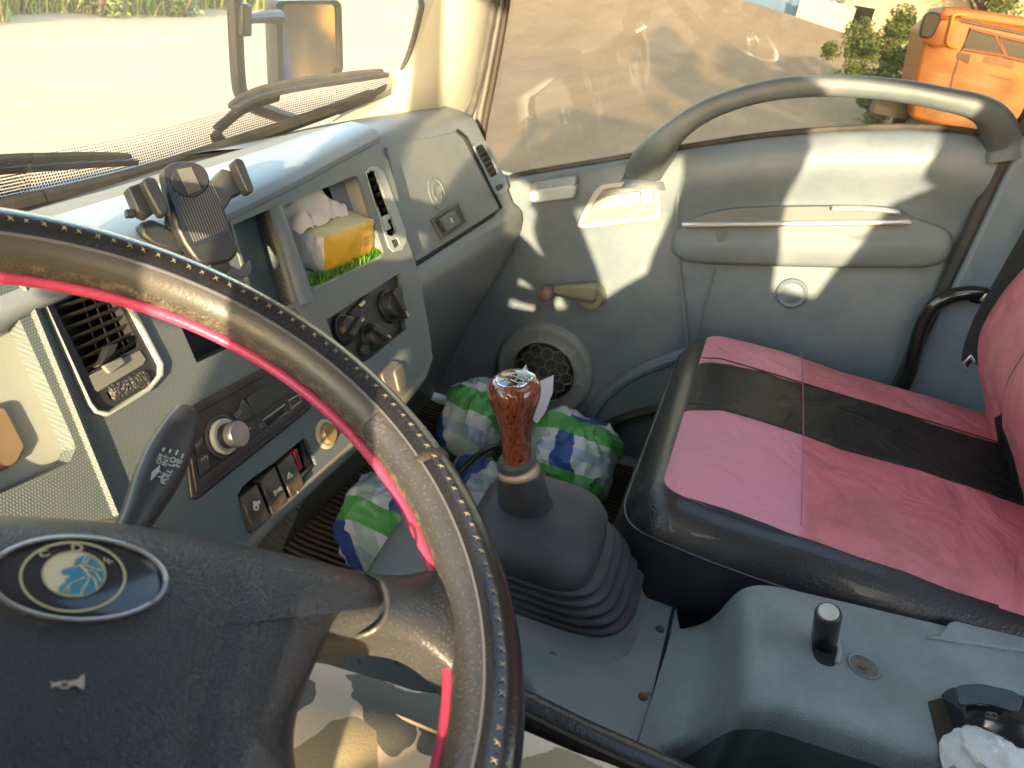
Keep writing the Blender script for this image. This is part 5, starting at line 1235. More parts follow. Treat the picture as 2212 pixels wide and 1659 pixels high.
# ------------------------------------------------------------------ passenger seat
seatm = M('seat_cover', (.5,.1,.17), .5, var=0, bump=.35, bs=240, spec=.3)
n, l, p = ramp_nodes(seatm)
SEX = V((1.09, -.02, 1.30))
tc = n.new('ShaderNodeTexCoord'); sx = n.new('ShaderNodeSeparateXYZ'); l.new(tc.outputs['Object'], sx.inputs[0])
def mth(n, l, op, a, b=None, c=None):
    q = n.new('ShaderNodeMath'); q.operation = op
    for i, v in enumerate((a, b, c)):
        if v is None: continue
        if isinstance(v, (int, float)): q.inputs[i].default_value = v
        else: l.new(v, q.inputs[i])
    return q.outputs[0]
st = mth(n, l, 'LESS_THAN', mth(n, l, 'ABSOLUTE', mth(n, l, 'SUBTRACT', sx.outputs[0], .0575)), mth(n, l, 'SUBTRACT', .0925, mth(n, l, 'MINIMUM', mth(n, l, 'MULTIPLY', mth(n, l, 'MAXIMUM', mth(n, l, 'SUBTRACT', sx.outputs[2], .20), 0), 1.3), .09)))
nz = n.new('ShaderNodeTexNoise'); nz.inputs['Scale'].default_value = 7; nz.inputs['Detail'].default_value = 7; nz.inputs['Roughness'].default_value = .65; l.new(tc.outputs['Object'], nz.inputs['Vector'])
back = n.new('ShaderNodeMapRange'); back.inputs[1].default_value = -.155; back.inputs[2].default_value = -.165; l.new(sx.outputs[1], back.inputs[0])
pk_ = n.new('ShaderNodeMix'); pk_.data_type = 'RGBA'; l.new(back.outputs[0], pk_.inputs[0]); pk_.inputs[6].default_value = (.64,.25,.32,1); pk_.inputs[7].default_value = (.57,.15,.175,1)
dr = n.new('ShaderNodeMapRange'); dr.inputs[1].default_value = .50; dr.inputs[2].default_value = .70; dr.inputs[4].default_value = .75; l.new(nz.outputs['Fac'], dr.inputs[0])
dk_ = n.new('ShaderNodeMix'); dk_.data_type = 'RGBA'; l.new(mth(n, l, 'MULTIPLY', dr.outputs[0], back.outputs[0]), dk_.inputs[0]); l.new(pk_.outputs[2], dk_.inputs[6]); dk_.inputs[7].default_value = (.20,.045,.05,1)
fd = n.new('ShaderNodeTexNoise'); fd.inputs['Scale'].default_value = 3.2; fd.inputs['Detail'].default_value = 9; fd.inputs['Roughness'].default_value = .72; l.new(tc.outputs['Object'], fd.inputs['Vector'])
fr_ = n.new('ShaderNodeMapRange'); fr_.inputs[1].default_value = .4; fr_.inputs[2].default_value = .68; fr_.inputs[4].default_value = .55; l.new(fd.outputs['Fac'], fr_.inputs[0])
fx_ = n.new('ShaderNodeMix'); fx_.data_type = 'RGBA'; l.new(fr_.outputs[0], fx_.inputs[0]); l.new(dk_.outputs[2], fx_.inputs[6]); fx_.inputs[7].default_value = (.62,.27,.28,1)
wb = n.new('ShaderNodeTexNoise'); wb.inputs['Scale'].default_value = 9; wb.inputs['Detail'].default_value = 3; wb.inputs['Distortion'].default_value = 1.6; l.new(tc.outputs['Object'], wb.inputs['Vector'])
wp_ = n.new('ShaderNodeBump'); wp_.inputs['Strength'].default_value = .35; wp_.inputs['Distance'].default_value = .03; l.new(wb.outputs['Fac'], wp_.inputs['Height']); ob_ = p.inputs['Normal'].links[0].from_node; l.new(wp_.outputs[0], ob_.inputs['Normal'])
cm = n.new('ShaderNodeMix'); cm.data_type = 'RGBA'; l.new(st, cm.inputs[0]); l.new(fx_.outputs[2], cm.inputs[6]); cm.inputs[7].default_value = (.018,.017,.017,1)
l.new(cm.outputs[2], p.inputs['Base Color'])
blk = M('black_leather', (.022,.022,.025), .30, var=.2, bump=.3, bs=260, dust=.12, dcol=(.07,.065,.06), ds=20, coat=.15)
def rr_pts(x0, x1, y0, y1, r, ins, n=10):
    """rounded rectangle inset by ins, points evenly indexed"""
    x0, x1, y0, y1 = x0+ins, x1-ins, y0+ins, y1-ins; r = max(.004, r-ins*.9); r = min(r, (x1-x0)/2.01, (y1-y0)/2.01)
    out = []
    for cx, cy, a in ((x1-r, y1-r, 0), (x0+r, y1-r, 90), (x0+r, y0+r, 180), (x1-r, y0+r, 270)):
        for k in range(n): q = R(a+90*k/(n-1)); out.append((cx+r*math.cos(q), cy+r*math.sin(q)))
    # subdivide long sides
    res = []
    for i, p in enumerate(out):
        qn = out[(i+1) % len(out)]; res.append(p)
        d = math.hypot(qn[0]-p[0], qn[1]-p[1])
        if i % n == n-1:
            for k in range(1, 10): res.append((lerp(p[0], qn[0], k/10), lerp(p[1], qn[1], k/10)))
    return res
def cushion(root, x0, x1, y0, y1, ztop, zbot, mtop, mside, crown=.012, wr=.0):
    def ring(ins, z, cr=0):
        out = []
        for x, y in rr_pts(x0, x1, y0, y1, .055, ins):
            c = cr*(1-((x-(x0+x1)/2)/((x1-x0)/2))**2)
            w_ = noise.noise(V((x*16, y*16, z*22)))*wr
            out.append(V((x, y, z+c+w_-.05*(z > ztop-.03)*sstep(y1-.10, y1, y)*0-.04*(y1-.10-y)*(y < y1-.10)*.35*(z > zbot+.06))))
        return out
    tops = [ring(.05, ztop-.002, 0), ring(.08, ztop, crown*.5), ring(.13, ztop, crown*.9), ring(.19, ztop, crown), ring(.24, ztop, crown)]
    ex = []
    mb = MB(); mb.loft([ring(.028, ztop-.013), ring(.034, ztop-.008)]+tops, True, False, False); mb.face(list(range(len(mb.v)-len(tops[0]), len(mb.v))))
    t = obj('cushion_top', mb, mtop, root, smooth=70)
    mb = MB(); mb.loft([ring(.04, zbot), ring(.012, zbot+.02), ring(-.010, zbot+.06), ring(-.015, ztop-.095), ring(-.011, ztop-.065), ring(.003, ztop-.036), ring(.015, ztop-.021), ring(.0285, ztop-.0125)], True, False, True)
    s = obj('cushion_side', mb, mside, root, smooth=70)
    mb = MB(); mb.tube(ring(-.0095, ztop-.062), .0020, 6, closed=True); obj('side_seam', mb, mside, s)
    return t, s, ring
ps = thing('passenger_seat', SEX, 'pink and black leather passenger seat with a black stripe along its cushion', 'seat')
cx0, cx1, cy0, cy1, zt = .80, 1.425, -.62, .022, 1.478
ct_, cs_, ring = cushion(ps, cx0, cx1, cy0, cy1, zt, 1.235, seatm, blk, .010, .006)
mb = MB(); mb.tube([V((cx0+.03+(cx1-cx0-.06)*k/20, -.175, zt+.0015+.009*(1-(k/10-1)**2))) for k in range(21)], .0009, 6); obj('cross_seam', mb, M('seam_pink', (.50,.12,.19), .6), ct_)
for xx in (1.055, 1.24):
    mb = MB(); mb.tube([V((xx, lerp(cy1-.03, cy0+.1, k/16), zt+.002+.009*(1-((xx-(cx0+cx1)/2)/((cx1-cx0)/2))**2)-.014*max(0, k/16*.5-.08)-(.008 if k == 0 else 0))) for k in range(17)], .0012, 6); obj('stripe_seam', mb, blk, ct_)
for k in range(8):
    t = k/8; x, y = lerp(.848, .842, t), lerp(-.005, -.15, t); mb = MB(); mb.tube([V((x+.018, y, zt-.020)), V((x+.004, y-.006, zt-.038)), V((x-.002, y-.006, zt-.056))], [.002, .0055, .002], 6); obj('gathered_fold', mb, blk, cs_)
mb = MB(); mb.box(((cx0+cx1)/2, -.3, 1.15), (.22, 0, 0), (0, .24, 0), (0, 0, .10)); obj('seat_base', mb, dark, ps, bevel=.01)
# backrest: pink with the same black stripe, black leather sides
BF = spline([(1.40, -.535), (1.44, -.505), (1.50, -.470), (1.555, -.437), (1.615, -.418), (1.67, -.422), (1.73, -.437), (1.85, -.475), (1.98, -.515), (2.05, -.545)], 3)
bx0, bx1 = .81, 1.40
rows, rs2 = [], []
for z, y in BF:
    rows.append([V((lerp(bx0+.02, bx1-.02, i/26), y+.012*max(0, math.sin(math.pi*i/26))**.5*(1+.25*math.sin(i*1.9))-.007+.003*noise.noise(V((i*.35, z*18, 2))), z)) for i in range(27)])
    rs2.append([V((bx1-.022, y-.008, z)), V((bx1-.006, y-.014, z)), V((bx1+.006, y-.032, z)), V((bx1+.008, y-.07, z)), V((bx1-.004, y-.12, z)), V(((bx0+bx1)/2, y-.14, z)), V((bx0+.004, y-.12, z)), V((bx0-.008, y-.07, z)), V((bx0-.006, y-.032, z)), V((bx0+.006, y-.014, z)), V((bx0+.022, y-.008, z))])
mb = MB(); mb.loft(rows); obj('backrest_pad', mb, seatm, ps, smooth=70)
mb = MB(); mb.loft(rs2); obj('backrest_side', mb, blk, ps, smooth=60)
# bent tube beside the seat
rl = thing('side_rail', X(1980, 780, 1.50), 'bent black steel tube bolted to the rear post beside the pink seat', 'steel rail')
rp = [(1966, 800), (1975, 760), (1988, 715), (2002, 682), (2022, 656), (2055, 640), (2095, 633), (2130, 637)]
pth = [X(x, y, 1.495) for x, y in spline(rp, 4)]
pth = [pth[0]+V((0, 0, -.30)), pth[0]+V((0, 0, -.1))]+pth
mb = MB(); mb.tube(pth, .0135, 12); obj('tube', mb, M('gloss_black_tube', (.012,.012,.012), .18, var=.2, coat=.5), rl)
mb = MB(); mb.slab([X(*p, 1.488) for p in rrect([(2085, 622), (2160, 630), (2170, 662), (2092, 655)], .2, 2)], (.014, 0, 0)); obj('bolt_plate', mb, MATS['gloss_black_tube'], rl, bevel=.002)
mb = MB(); mb.lathe(X(2130, 644, 1.487), (-1, 0, 0), [(.010, 0), (.010, .004), (.007, .006), (.001, .006)], 14); obj('bolt', mb, M('brass_bolt', (.5,.46,.36), .35, metal=.8), rl)
# seat belt stalk between seat and post
sb = thing('seat_belt', X(2085, 790, 1.49), 'black seat belt with silver buckle tongue hanging beside the backrest', 'seat belt')
mb = MB(); w0 = [V((1.475, -.47, 2.1)), V((1.475, -.465, 1.85)), X(2125, 690, 1.475), X(2104, 745, 1.472), X(2096, 784, 1.465)]; mb.loft([[p+V((0, -.016, .0)) for p in w0], [p+V((-.002, 0, 0)) for p in w0], [p+V((0, .016, 0)) for p in w0]]); obj('webbing', mb, M('belt_black', (.02,.02,.02), .6, bump=.5, bs=500), sb, smooth=60)
mb = MB(); mb.slab([X(*p, 1.463) for p in [(2078, 786), (2098, 766), (2108, 782), (2088, 806)]], (.006, 0, 0)); obj('buckle_tongue', mb, silver, sb, bevel=.0015)
mb = MB(); mb.slab([X(*p, 1.462) for p in [(2085, 786), (2096, 776), (2100, 782), (2089, 795)]], (.001, 0, 0)); obj('tongue_slot', mb, hole, sb)
# ------------------------------------------------------------------ centre console
cn = thing('centre_console', (.65, -.2, 1.3), 'grey moulded centre console with a short black lever between the seats', 'console')
Lc = [(1372, 1628), (1420, 1608), (1480, 1589), (1530, 1560), (1570, 1533), (1605, 1516), (1640, 1511), (1675, 1513), (1720, 1525), (1800, 1551), (1900, 1583), (2000, 1618), (2100, 1654), (2212, 1696), (2500, 1800)]
Rc = [(1452, 1362), (1490, 1356), (1530, 1342), (1556, 1320), (1578, 1295), (1600, 1276), (1625, 1267), (1650, 1265), (1690, 1270), (1760, 1286), (1860, 1309), (1960, 1333), (2070, 1359), (2212, 1392), (2480, 1460)]
def cz(i, px):
    if i <= 1: return PLZ+.006
    if i <= 6: return lerp(PLZ+.006, 1.445, sstep(1, 6, i))
    return 1.445
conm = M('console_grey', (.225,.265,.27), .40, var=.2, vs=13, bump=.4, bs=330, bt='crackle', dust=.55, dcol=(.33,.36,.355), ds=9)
Lp3, Rp3 = [], []
for i, (a, b) in enumerate(zip(Lc, Rc)):
    z = cz(i, a); Lp3.append(Z(*a, z)); Rp3.append(Z(*b, z+.0))
ls, rs_ = [V(p) for p in spline([tuple(p) for p in Lp3], 4)], [V(p) for p in spline([tuple(p) for p in Rp3], 4)]
rows = []
for a, b in zip(ls, rs_):
    w_ = (b-a)
    r_ = [V((a.x-.012, a.y, 1.16)), a+V((-.012, 0, -.10)), a+V((-.010, 0, -.03)), a+V((-.007, 0, -.011)), a+V((-.002, 0, -.003)), a+w_*.03]
    r_ += [a+w_*t for t in (.2, .4, .6, .8, .95)]+[b+V((.004, 0, -.003)), b+V((.007, 0, -.012)), b+V((.010, 0, -.1)), V((b.x+.01, b.y, 1.16))]
    rows.append(r_)
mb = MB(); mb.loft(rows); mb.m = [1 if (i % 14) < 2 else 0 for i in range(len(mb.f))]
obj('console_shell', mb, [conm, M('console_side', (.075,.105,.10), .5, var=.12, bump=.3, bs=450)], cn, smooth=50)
CT = Pl((0, 0, 1), (0, 0, 1.445))
slot = spline([(1757, 1360), (1764, 1338), (1790, 1345), (1806, 1365), (1812, 1400), (1808, 1428), (1796, 1438), (1768, 1428), (1755, 1402)], 3, True)
mb = MB(); mb.slab(CT.poly(slot, .0012), (0, 0, -.003)); obj('lever_slot', mb, hole, cn)
mb = MB(); mb.tube(CT.poly([(1800, 1362), (1810, 1384), (1813, 1410), (1808, 1432)], .002), .0025, 8); obj('slot_edge', mb, plastic_lt, cn)
lb, lt = CT.at(1776, 1412, -.015), V((0, 0, 0)); lt = D(1790, 1322, (CT.at(1776, 1412, 0)-CAM).dot(FWD)*.965)
mb = MB(); d_ = (lt-lb); al = d_.normalized(); Ll = d_.length; mb.lathe(lb, al, [(.010, 0), (.011, Ll*.35), (.0128, Ll*.38), (.0130, Ll*.95), (.0122, Ll*.985), (.0105, Ll)], 24); lvr = obj('lever', mb, M('lever_black', (.022,.023,.025), .3, var=.2, dust=.25, dcol=(.1,.09,.08), ds=40), cn, smooth=40)
mb = MB(); mb.lathe(lb+al*(Ll-.001), al, [(.0098, 0), (.0098, .0015), (.0085, .002), (.007, .0012), (.0005, .001)], 22); obj('lever_cap', mb, M('cap_white', (.55,.53,.45), .35), lvr, smooth=40)
mb = MB(); o = CT.at(1866, 1440, .0); mb.lathe(o, (0, 0, 1), [(.0165, .0006), (.0160, .0020), (.0148, .0018), (.0140, .0006)], 32, False); so_ = obj('console_recess', mb, conm, cn, smooth=60)
mb = MB(); mb.lathe(o, (0, 0, 1), [(.0145, .0007), (.006, .0009), (.0005, .0009)], 28); obj('recess_floor', mb, M('recess_dust', (.10,.115,.11), .8, var=.3, vs=60, dust=.8, dcol=(.2,.17,.12), ds=60), so_)
mb = MB(); mb.lathe(o+V((-.002, .002, 0)), (0, 0, 1), [(.0045, .0008), (.0045, .0022), (.0005, .0024)], 12); obj('screw', mb, rust, so_)
# raised nib at the far edge
mb = MB(); mb.slab([Z(*p, 1.4495) for p in [(2000, 1374), (2030, 1371), (2051, 1344), (2064, 1340), (2260, 1388), (2260, 1412)]], (0, 0, -.03)); obj('edge_nib', mb, conm, cn, bevel=.002)
# black ashtray with crumpled paper
at_ = thing('ashtray', CT.at(2130, 1560), 'glossy black ashtray with curved lid set into the console', 'ashtray')
mb = MB(); mb.slab(CT.poly([(2005, 1515), (2030, 1508), (2240, 1580), (2240, 1730), (2070, 1668), (2028, 1610)], .0012), (0, 0, -.002)); obj('opening', mb, M('opening_brown', (.045,.035,.022), .6, var=.3), at_)
# curved lid: part of a drum lying across the console
a0, a1 = CT.at(2042, 1530, 0), CT.at(2290, 1600, 0)
dx_ = (a1-a0); dxn = dx_.normalized()
fy = V((-dxn.y, dxn.x, 0)); fy = fy if fy.x < 0 else -fy
rows = []
for i in range(13):
    t = i/12; e = math.sin(math.pi*min(1, max(.0, t*1.15+.03)))**.28 if t < .86 else 1
    r_ = []
    for k in range(15):
        q = math.pi*(k/14)*1.02-.1; r_.append(a0+dx_*t+V((0, 0, -.012))+(-fy*math.cos(q)*.036+V((0, 0, 1))*math.sin(q)*.056)*(.80+.20*math.sin(math.pi*t)**.6)+fy*.012)
    rows.append(r_)
mb = MB(); mb.loft(rows); mb.face(list(range(15))); mb.face(list(range(len(mb.v)-15, len(mb.v))))
gb = M('ashtray_gloss', (.016,.017,.021), .14, var=.2, coat=.5, dust=.12, dcol=(.1,.09,.08), ds=50)
lid_ = obj('lid', mb, gb, at_, smooth=50)
AP = Pl((-.50, .18, .84), D(2130, 1500, (CT.at(2130, 1530)-CAM).dot(FWD)*.925))
mb = MB(); mb.slab(AP.poly(rrect([(2066, 1480), (2118, 1476), (2190, 1492), (2212, 1512), (2200, 1540), (2130, 1520), (2070, 1524)], .2, 3), .003), -AP.n*.006); obj('lid_plate', mb, M('plate_metal', (.045,.047,.052), .2, metal=.5, var=.25, vs=40), lid_, bevel=.001)
tick_m = M('emboss_line', (.10,.10,.11), .3)
mb = MB(); mb.tube(AP.poly([(2128, 1546), (2132, 1538), (2154, 1542), (2152, 1552)], .003), .0007, 5, closed=True); mb.tube(AP.poly([(2140, 1540), (2139, 1549)], .003), .0006, 5); obj('embossed_mark', mb, tick_m, lid_)
pp_ = thing('crumpled_paper', CT.at(2140, 1640), 'crumpled white paper stuffed below the black ashtray lid', 'paper')
mb = MB(); rows = []; po_ = CT.at(2150, 1650, .010)
for j in range(19):
    r_ = []
    for i in range(23):
        q = 2*math.pi*i/22; f = math.pi*.5*j/18; d0 = V((math.cos(q)*math.cos(f)*.040, math.sin(q)*math.cos(f)*.040, math.sin(f)*.026-.008)); k = 1+.30*noise.noise(d0*60)+.22*noise.noise(d0*130); r_.append(po_+d0*k)
    rows.append(r_)
mb.loft(rows); obj('paper_wad', mb, M('paper_white', (.66,.64,.62), .85, var=.06, bump=.5, bs=150), pp_, smooth=25)
# ------------------------------------------------------------------ the checked carrier bags, wire and leaflet in the footwell
plaid = M('checked_plastic', (.6,.6,.6), .34, var=0, bump=.2, bs=180)
n, l, p = ramp_nodes(plaid)
uv = n.new('ShaderNodeUVMap'); sx = n.new('ShaderNodeSeparateXYZ'); l.new(uv.outputs[0], sx.inputs[0])
fu, fv = mth(n, l, 'FRACT', sx.outputs[0]), mth(n, l, 'FRACT', sx.outputs[1])
gu, bu = mth(n, l, 'COMPARE', fu, .25, .17), mth(n, l, 'COMPARE', fv, .70, .16)
gv = mth(n, l, 'COMPARE', fv, .25, .14); bu2 = mth(n, l, 'COMPARE', fu, .72, .10)
def mixc(n, l, f, a, b):
    q = n.new('ShaderNodeMix'); q.data_type = 'RGBA'; l.new(f, q.inputs[0])
    for i, v in ((6, a), (7, b)):
        if isinstance(v, tuple): q.inputs[i].default_value = (*v, 1)
        else: l.new(v, q.inputs[i])
    return q.outputs[2]
c_ = mixc(n, l, bu2, (.80,.82,.83), (.55,.62,.78)); c_ = mixc(n, l, bu, c_, (.055,.11,.36)); c_ = mixc(n, l, mth(n, l, 'MULTIPLY', gu, .9), c_, (.09,.46,.07)); c_ = mixc(n, l, mth(n, l, 'MULTIPLY', gv, .35), c_, (.05,.36,.05))
l.new(c_, p.inputs['Base Color'])
def bag(name, o, sx_, sy_, sz_, seed, label, ur=2.2, vr=1.8):
    t = thing('carrier_bag', V(o), label, 'bag', 'checked carrier bags in the footwell')
    mb = MB(); nu, nv = 56, 30; rows = []; uvs = []
    for j in range(nv+1):
        r_ = []
        for i in range(nu+1):
            q = 2*math.pi*i/nu; f = math.pi*(j/nv)-math.pi/2
            c, s = math.cos(q), math.sin(q); c = math.copysign(abs(c)**.7, c); s = math.copysign(abs(s)**.7, s)
            d0 = V((c*math.cos(f)**.7, s*math.cos(f)**.7, math.sin(f)*(1 if f > 0 else .9)))
            w0 = d0*1.7+V((seed, seed*2, 0))
            k = 1+.20*noise.noise(w0)+.20*(.5-abs(noise.noise(w0*1.9)))+.11*(.5-abs(noise.noise(w0*4.0)))+.035*noise.noise(w0*9)
            r_.append(V(o)+V((d0.x*sx_*k, d0.y*sy_*k, sz_*(.9+d0.z*k)))) 
        rows.append(r_)
    mb.loft(rows); ob = obj('bag_sheet', mb, plaid, t, smooth=45, fix=False)
    ul = ob.data.uv_layers.new(name='UVMap')
    for lp in ob.data.loops:
        j, i = divmod(lp.vertex_index, nu+1); p_ = mb.v[lp.vertex_index]-V(o); ul.data[lp.index].uv = ((p_.x*.85+p_.z*.75)*6.8+.37*seed+.09*noise.noise(p_*14), (p_.y*.9-p_.z*.55+p_.x*.25)*6.8+.21*seed+0.09*noise.noise(p_*14+V((7, 0, 0))))
    return t
bag('a', (1.365, .185, ZF), .105, .085, .080, 1.3, 'green blue and white checked carrier bag by the door behind the gear lever')
bag('b', (1.33, .405, ZF), .070, .055, .10, 4.1, 'upright checked carrier bag with a green fold, left of the gear knob')
bag('c', (.965, .40, ZF), .060, .085, .085, 7.7, 'checked carrier bag lying on the ribbed mat seen through the steering wheel')
bag('d', (1.20, .335, ZF), .06, .05, .05, 9.2, 'low checked carrier bag between the steering wheel rim and the gear lever boot')
mb = MB(); mb.tube([V(p) for p in spline([(1.02, .38, 1.10), (1.12, .34, 1.185), (1.20, .31, 1.20), (1.28, .27, 1.15), (1.22, .22, 1.10), (1.10, .24, 1.12)], 8)], .006, 8); tag(obj('cable', mb, black), 'black cable looped over the checked carrier bags', 'cable')
lf = [(1148, 905), (1152, 850), (1160, 828), (1196, 812), (1194, 848), (1178, 890), (1160, 915)]
wp = Pl((-.8, -.35, .45), D(1170, 870, 1.30))
mb = MB(); mb.slab([wp.at(x, y, .004*math.sin(i*1.7)) for i, (x, y) in enumerate(lf)], V((.004, .001, 0))); tag(obj('paper_sheet', mb, M('paper_lilac', (.62,.58,.64), .8, var=.05)), 'white torn paper sheet standing up behind the wooden gear knob', 'paper')
mb = MB(); mb.slab([wp.at(x, y, .03) for x, y in [(1120, 812), (1136, 788), (1144, 812), (1146, 838), (1122, 840)]], V((.003, .001, 0))); tag(obj('paper_sheet', mb, MATS['paper_lilac']), 'pointed white paper tip rising in front of the speaker grille', 'paper')
# ------------------------------------------------------------------ driver's seat and driver
ds_ = thing('driver_seat', (.18, -.25, 1.1), 'black leather driver seat edge with welted seam beside the centre console', 'seat')
mb = MB(); mb.loft([[V((p[0], p[1], z)) for p in rr_pts(-.10, .472, -.52, .12, .07, ins)] for ins, z in [(.03, 1.12), (0, 1.16), (-.004, 1.30), (.0, 1.402), (.012, 1.422), (.03, 1.432), (.1, 1.436), (.2, 1.438)]], True, False, True); dsc_ = obj('cushion', mb, blk, ds_, smooth=60)
for ins, z in ((-.004, 1.400), (.012, 1.424)):
    mb = MB(); mb.tube([V((p[0], p[1], z)) for p in rr_pts(-.10, .472, -.52, .12, .07, ins)], .0045, 7, closed=True); obj('welt', mb, blk, dsc_)
mb = MB(); mb.slab([V((-.08, -.42, 1.42)), V((.40, -.42, 1.42)), V((.36, -.60, 2.06)), V((-.04, -.60, 2.06))], (0, -.10, 0)); obj('backrest', mb, blk, ds_, bevel=.04)
mb = MB(); mb.slab([V((.04, -.60, 2.075)), V((.28, -.60, 2.075)), V((.27, -.655, 2.30)), V((.05, -.655, 2.30))], (0, -.08, 0)); obj('headrest', mb, blk, ds_, bevel=.03)
mb = MB(); mb.tube([Z(x, y, 1.425) for x, y in spline([(1060, 1500), (1110, 1526), (1180, 1562), (1270, 1606), (1380, 1656), (1520, 1720)], 4)], .0185, 12); obj('bolster', mb, blk, ds_)
mb = MB(); mb.tube([Z(x, y, 1.443) for x, y in spline([(1060, 1504), (1110, 1530), (1180, 1566), (1270, 1610), (1380, 1660), (1520, 1724)], 4)], .0022, 6); obj('welt', mb, M('welt_olive', (.06,.055,.035), .4), ds_)
camo = M('camouflage_cloth', (.42,.34,.25), .85, var=0, bump=.35, bs=700)
n, l, p = ramp_nodes(camo)
tc = n.new('ShaderNodeTexCoord')
nw = n.new('ShaderNodeTexNoise'); nw.inputs['Scale'].default_value = 26; nw.inputs['Detail'].default_value = 2; l.new(tc.outputs['Object'], nw.inputs['Vector'])
wv_ = n.new('ShaderNodeVectorMath'); wv_.operation = 'MULTIPLY_ADD'; l.new(nw.outputs['Color'], wv_.inputs[0]); wv_.inputs[1].default_value = (.030, .030, 0); l.new(tc.outputs['Object'], wv_.inputs[2])
fl = n.new('ShaderNodeVectorMath'); fl.operation = 'MULTIPLY'; fl.inputs[1].default_value = (1, 1, .15); l.new(wv_.outputs[0], fl.inputs[0])
PEO = V((.18, -.25, 1.38))
def blob(spots):
    out = None
    for x, y, r in spots:
        q = Z(x, y, 1.58)-PEO+V((.015, .015, 0)); q.z = .03
        dn = n.new('ShaderNodeVectorMath'); dn.operation = 'DISTANCE'; l.new(fl.outputs[0], dn.inputs[0]); dn.inputs[1].default_value = tuple(q)
        d_ = mth(n, l, 'SUBTRACT', dn.outputs['Value'], r)
        out = d_ if out is None else mth(n, l, 'MINIMUM', out, d_)
    return mth(n, l, 'LESS_THAN', out, 0)
b0 = n.new('ShaderNodeTexNoise'); b0.inputs['Scale'].default_value = 14; b0.inputs['Detail'].default_value = 8; l.new(tc.outputs['Object'], b0.inputs['Vector'])
c_ = mixc(n, l, b0.outputs['Fac'], (.60,.46,.34), (.78,.62,.48)); c_ = mixc(n, l, blob([(720, 1650, .024), (760, 1630, .020), (690, 1690, .03), (1230, 1700, .03), (520, 1560, .03)]), c_, (.32,.26,.16)); c_ = mixc(n, l, blob([(800, 1425, .014), (818, 1455, .016), (838, 1500, .019), (850, 1545, .018), (862, 1590, .013), (905, 1520, .015), (940, 1500, .017), (945, 1555, .013), (955, 1600, .012), (620, 1480, .02), (1010, 1480, .02)]), c_, (.15,.14,.12))
l.new(c_, p.inputs['Base Color'])
pe = thing('person', (.18, -.25, 1.38), 'seated driver in tan and grey camouflage trousers behind the wheel', 'person')
def limb(path, n=22, wr=.004, seed=0):
    """smooth tapering limb through (x, y, z, radius)"""
    pts = spline(path, 8); rows = []; prev = V((0, 0, 1))
    for i, p in enumerate(pts):
        o = V(p[:3]); a, b = pts[max(0, i-1)], pts[min(len(pts)-1, i+1)]; t = (V(b[:3])-V(a[:3])).normalized()
        u = (prev-t*prev.dot(t)).normalized(); prev = u; w_ = t.cross(u)
        rows.append([o+(u*math.cos(q)+w_*math.sin(q))*(p[3]+wr*noise.noise(o*18+V((math.cos(q)*1.5, math.sin(q)*1.5, seed)))+wr*.6*noise.noise(o*45+V((math.cos(q)*3, math.sin(q)*3, seed)))) for q in [2*math.pi*k/n for k in range(n)]])
    return rows
trz = MB()
trz.loft(limb([(.20, -.34, 1.50, .10), (.24, -.25, 1.505, .098), (.27, -.08, 1.51, .090), (.285, .08, 1.505, .084), (.29, .20, 1.49, .076), (.29, .26, 1.45, .072), (.295, .30, 1.34, .066), (.30, .33, 1.18, .058), (.30, .35, 1.08, .060)], seed=1), True, False, True)
trz.loft(limb([(.16, -.34, 1.50, .10), (.10, -.25, 1.505, .105), (.05, -.12, 1.51, .095), (.02, .10, 1.50, .085), (.01, .20, 1.48, .078), (.01, .26, 1.42, .072), (.01, .31, 1.25, .060), (.01, .33, 1.08, .060)], seed=5), True, False, True)
obj('trousers', trz, camo, pe, smooth=80)
mb = MB(); mb.tube([V(q) for q in spline([(.285, -.05, 1.602), (.298, .05, 1.592), (.308, .14, 1.577), (.31, .2, 1.560)], 5)], .0011, 5); obj('trouser_seam', mb, M('thread_tan', (.30,.24,.17), .9), pe)
skin = M('skin', (.42,.25,.17), .5, var=.08)
body_ = MB()
SKEL = [((.18,-.34,1.46),.13),((.15,-.31,1.62),.115),((.10,-.31,1.78),.11),((.08,-.31,1.90),.11),((.08,-.31,1.99),.10),((.08,-.30,2.11),.13),((.08,-.29,2.20),.12),
        ((.17,-.31,1.83),.055),((.12,-.10,1.64),.046),((.06,-.05,1.74),.055),((.0,-.01,1.83),.055),((-.02,.0,1.885),.070),
        ((.01,-.30,1.76),.050),((-.13,.06,1.57),.044),((-.09,.11,1.74),.055),((-.06,.14,1.83),.055),((-.05,.155,1.92),.075)]
SE = [(0,1),(1,2),(2,3),(3,4),(4,5),(5,6),(2,7),(7,8),(8,9),(9,10),(10,11),(2,12),(12,13),(13,14),(14,15),(15,16)]
for root, sgn in ((11, -1), (16, 1)):
    bx = V(SKEL[root][0])
    for k in range(4):
        a_ = bx+RT*(.018*(k-1.5))*.4+UP*(.012+.016*k)+V((-.012, 0, .0)); SKEL.append((tuple(a_), .0095)); SE.append((root, len(SKEL)-1))
        SKEL.append((tuple(a_+V((-.004, -.03*sgn, .006))), .0085)); SE.append((len(SKEL)-2, len(SKEL)-1))
    a_ = bx+V((-.02, -.03*sgn, -.005)); SKEL.append((tuple(a_), .0105)); SE.append((root, len(SKEL)-1)); SKEL.append((tuple(a_+V((0, -.025*sgn, .012))), .0095)); SE.append((len(SKEL)-2, len(SKEL)-1))
me = bpy.data.meshes.new('body'); me.from_pydata([tuple(V(a)-BASE[pe.name]) for a, r in SKEL], SE, []); bo_ = bpy.data.objects.new('body', me); COL.objects.link(bo_); bo_.parent = pe
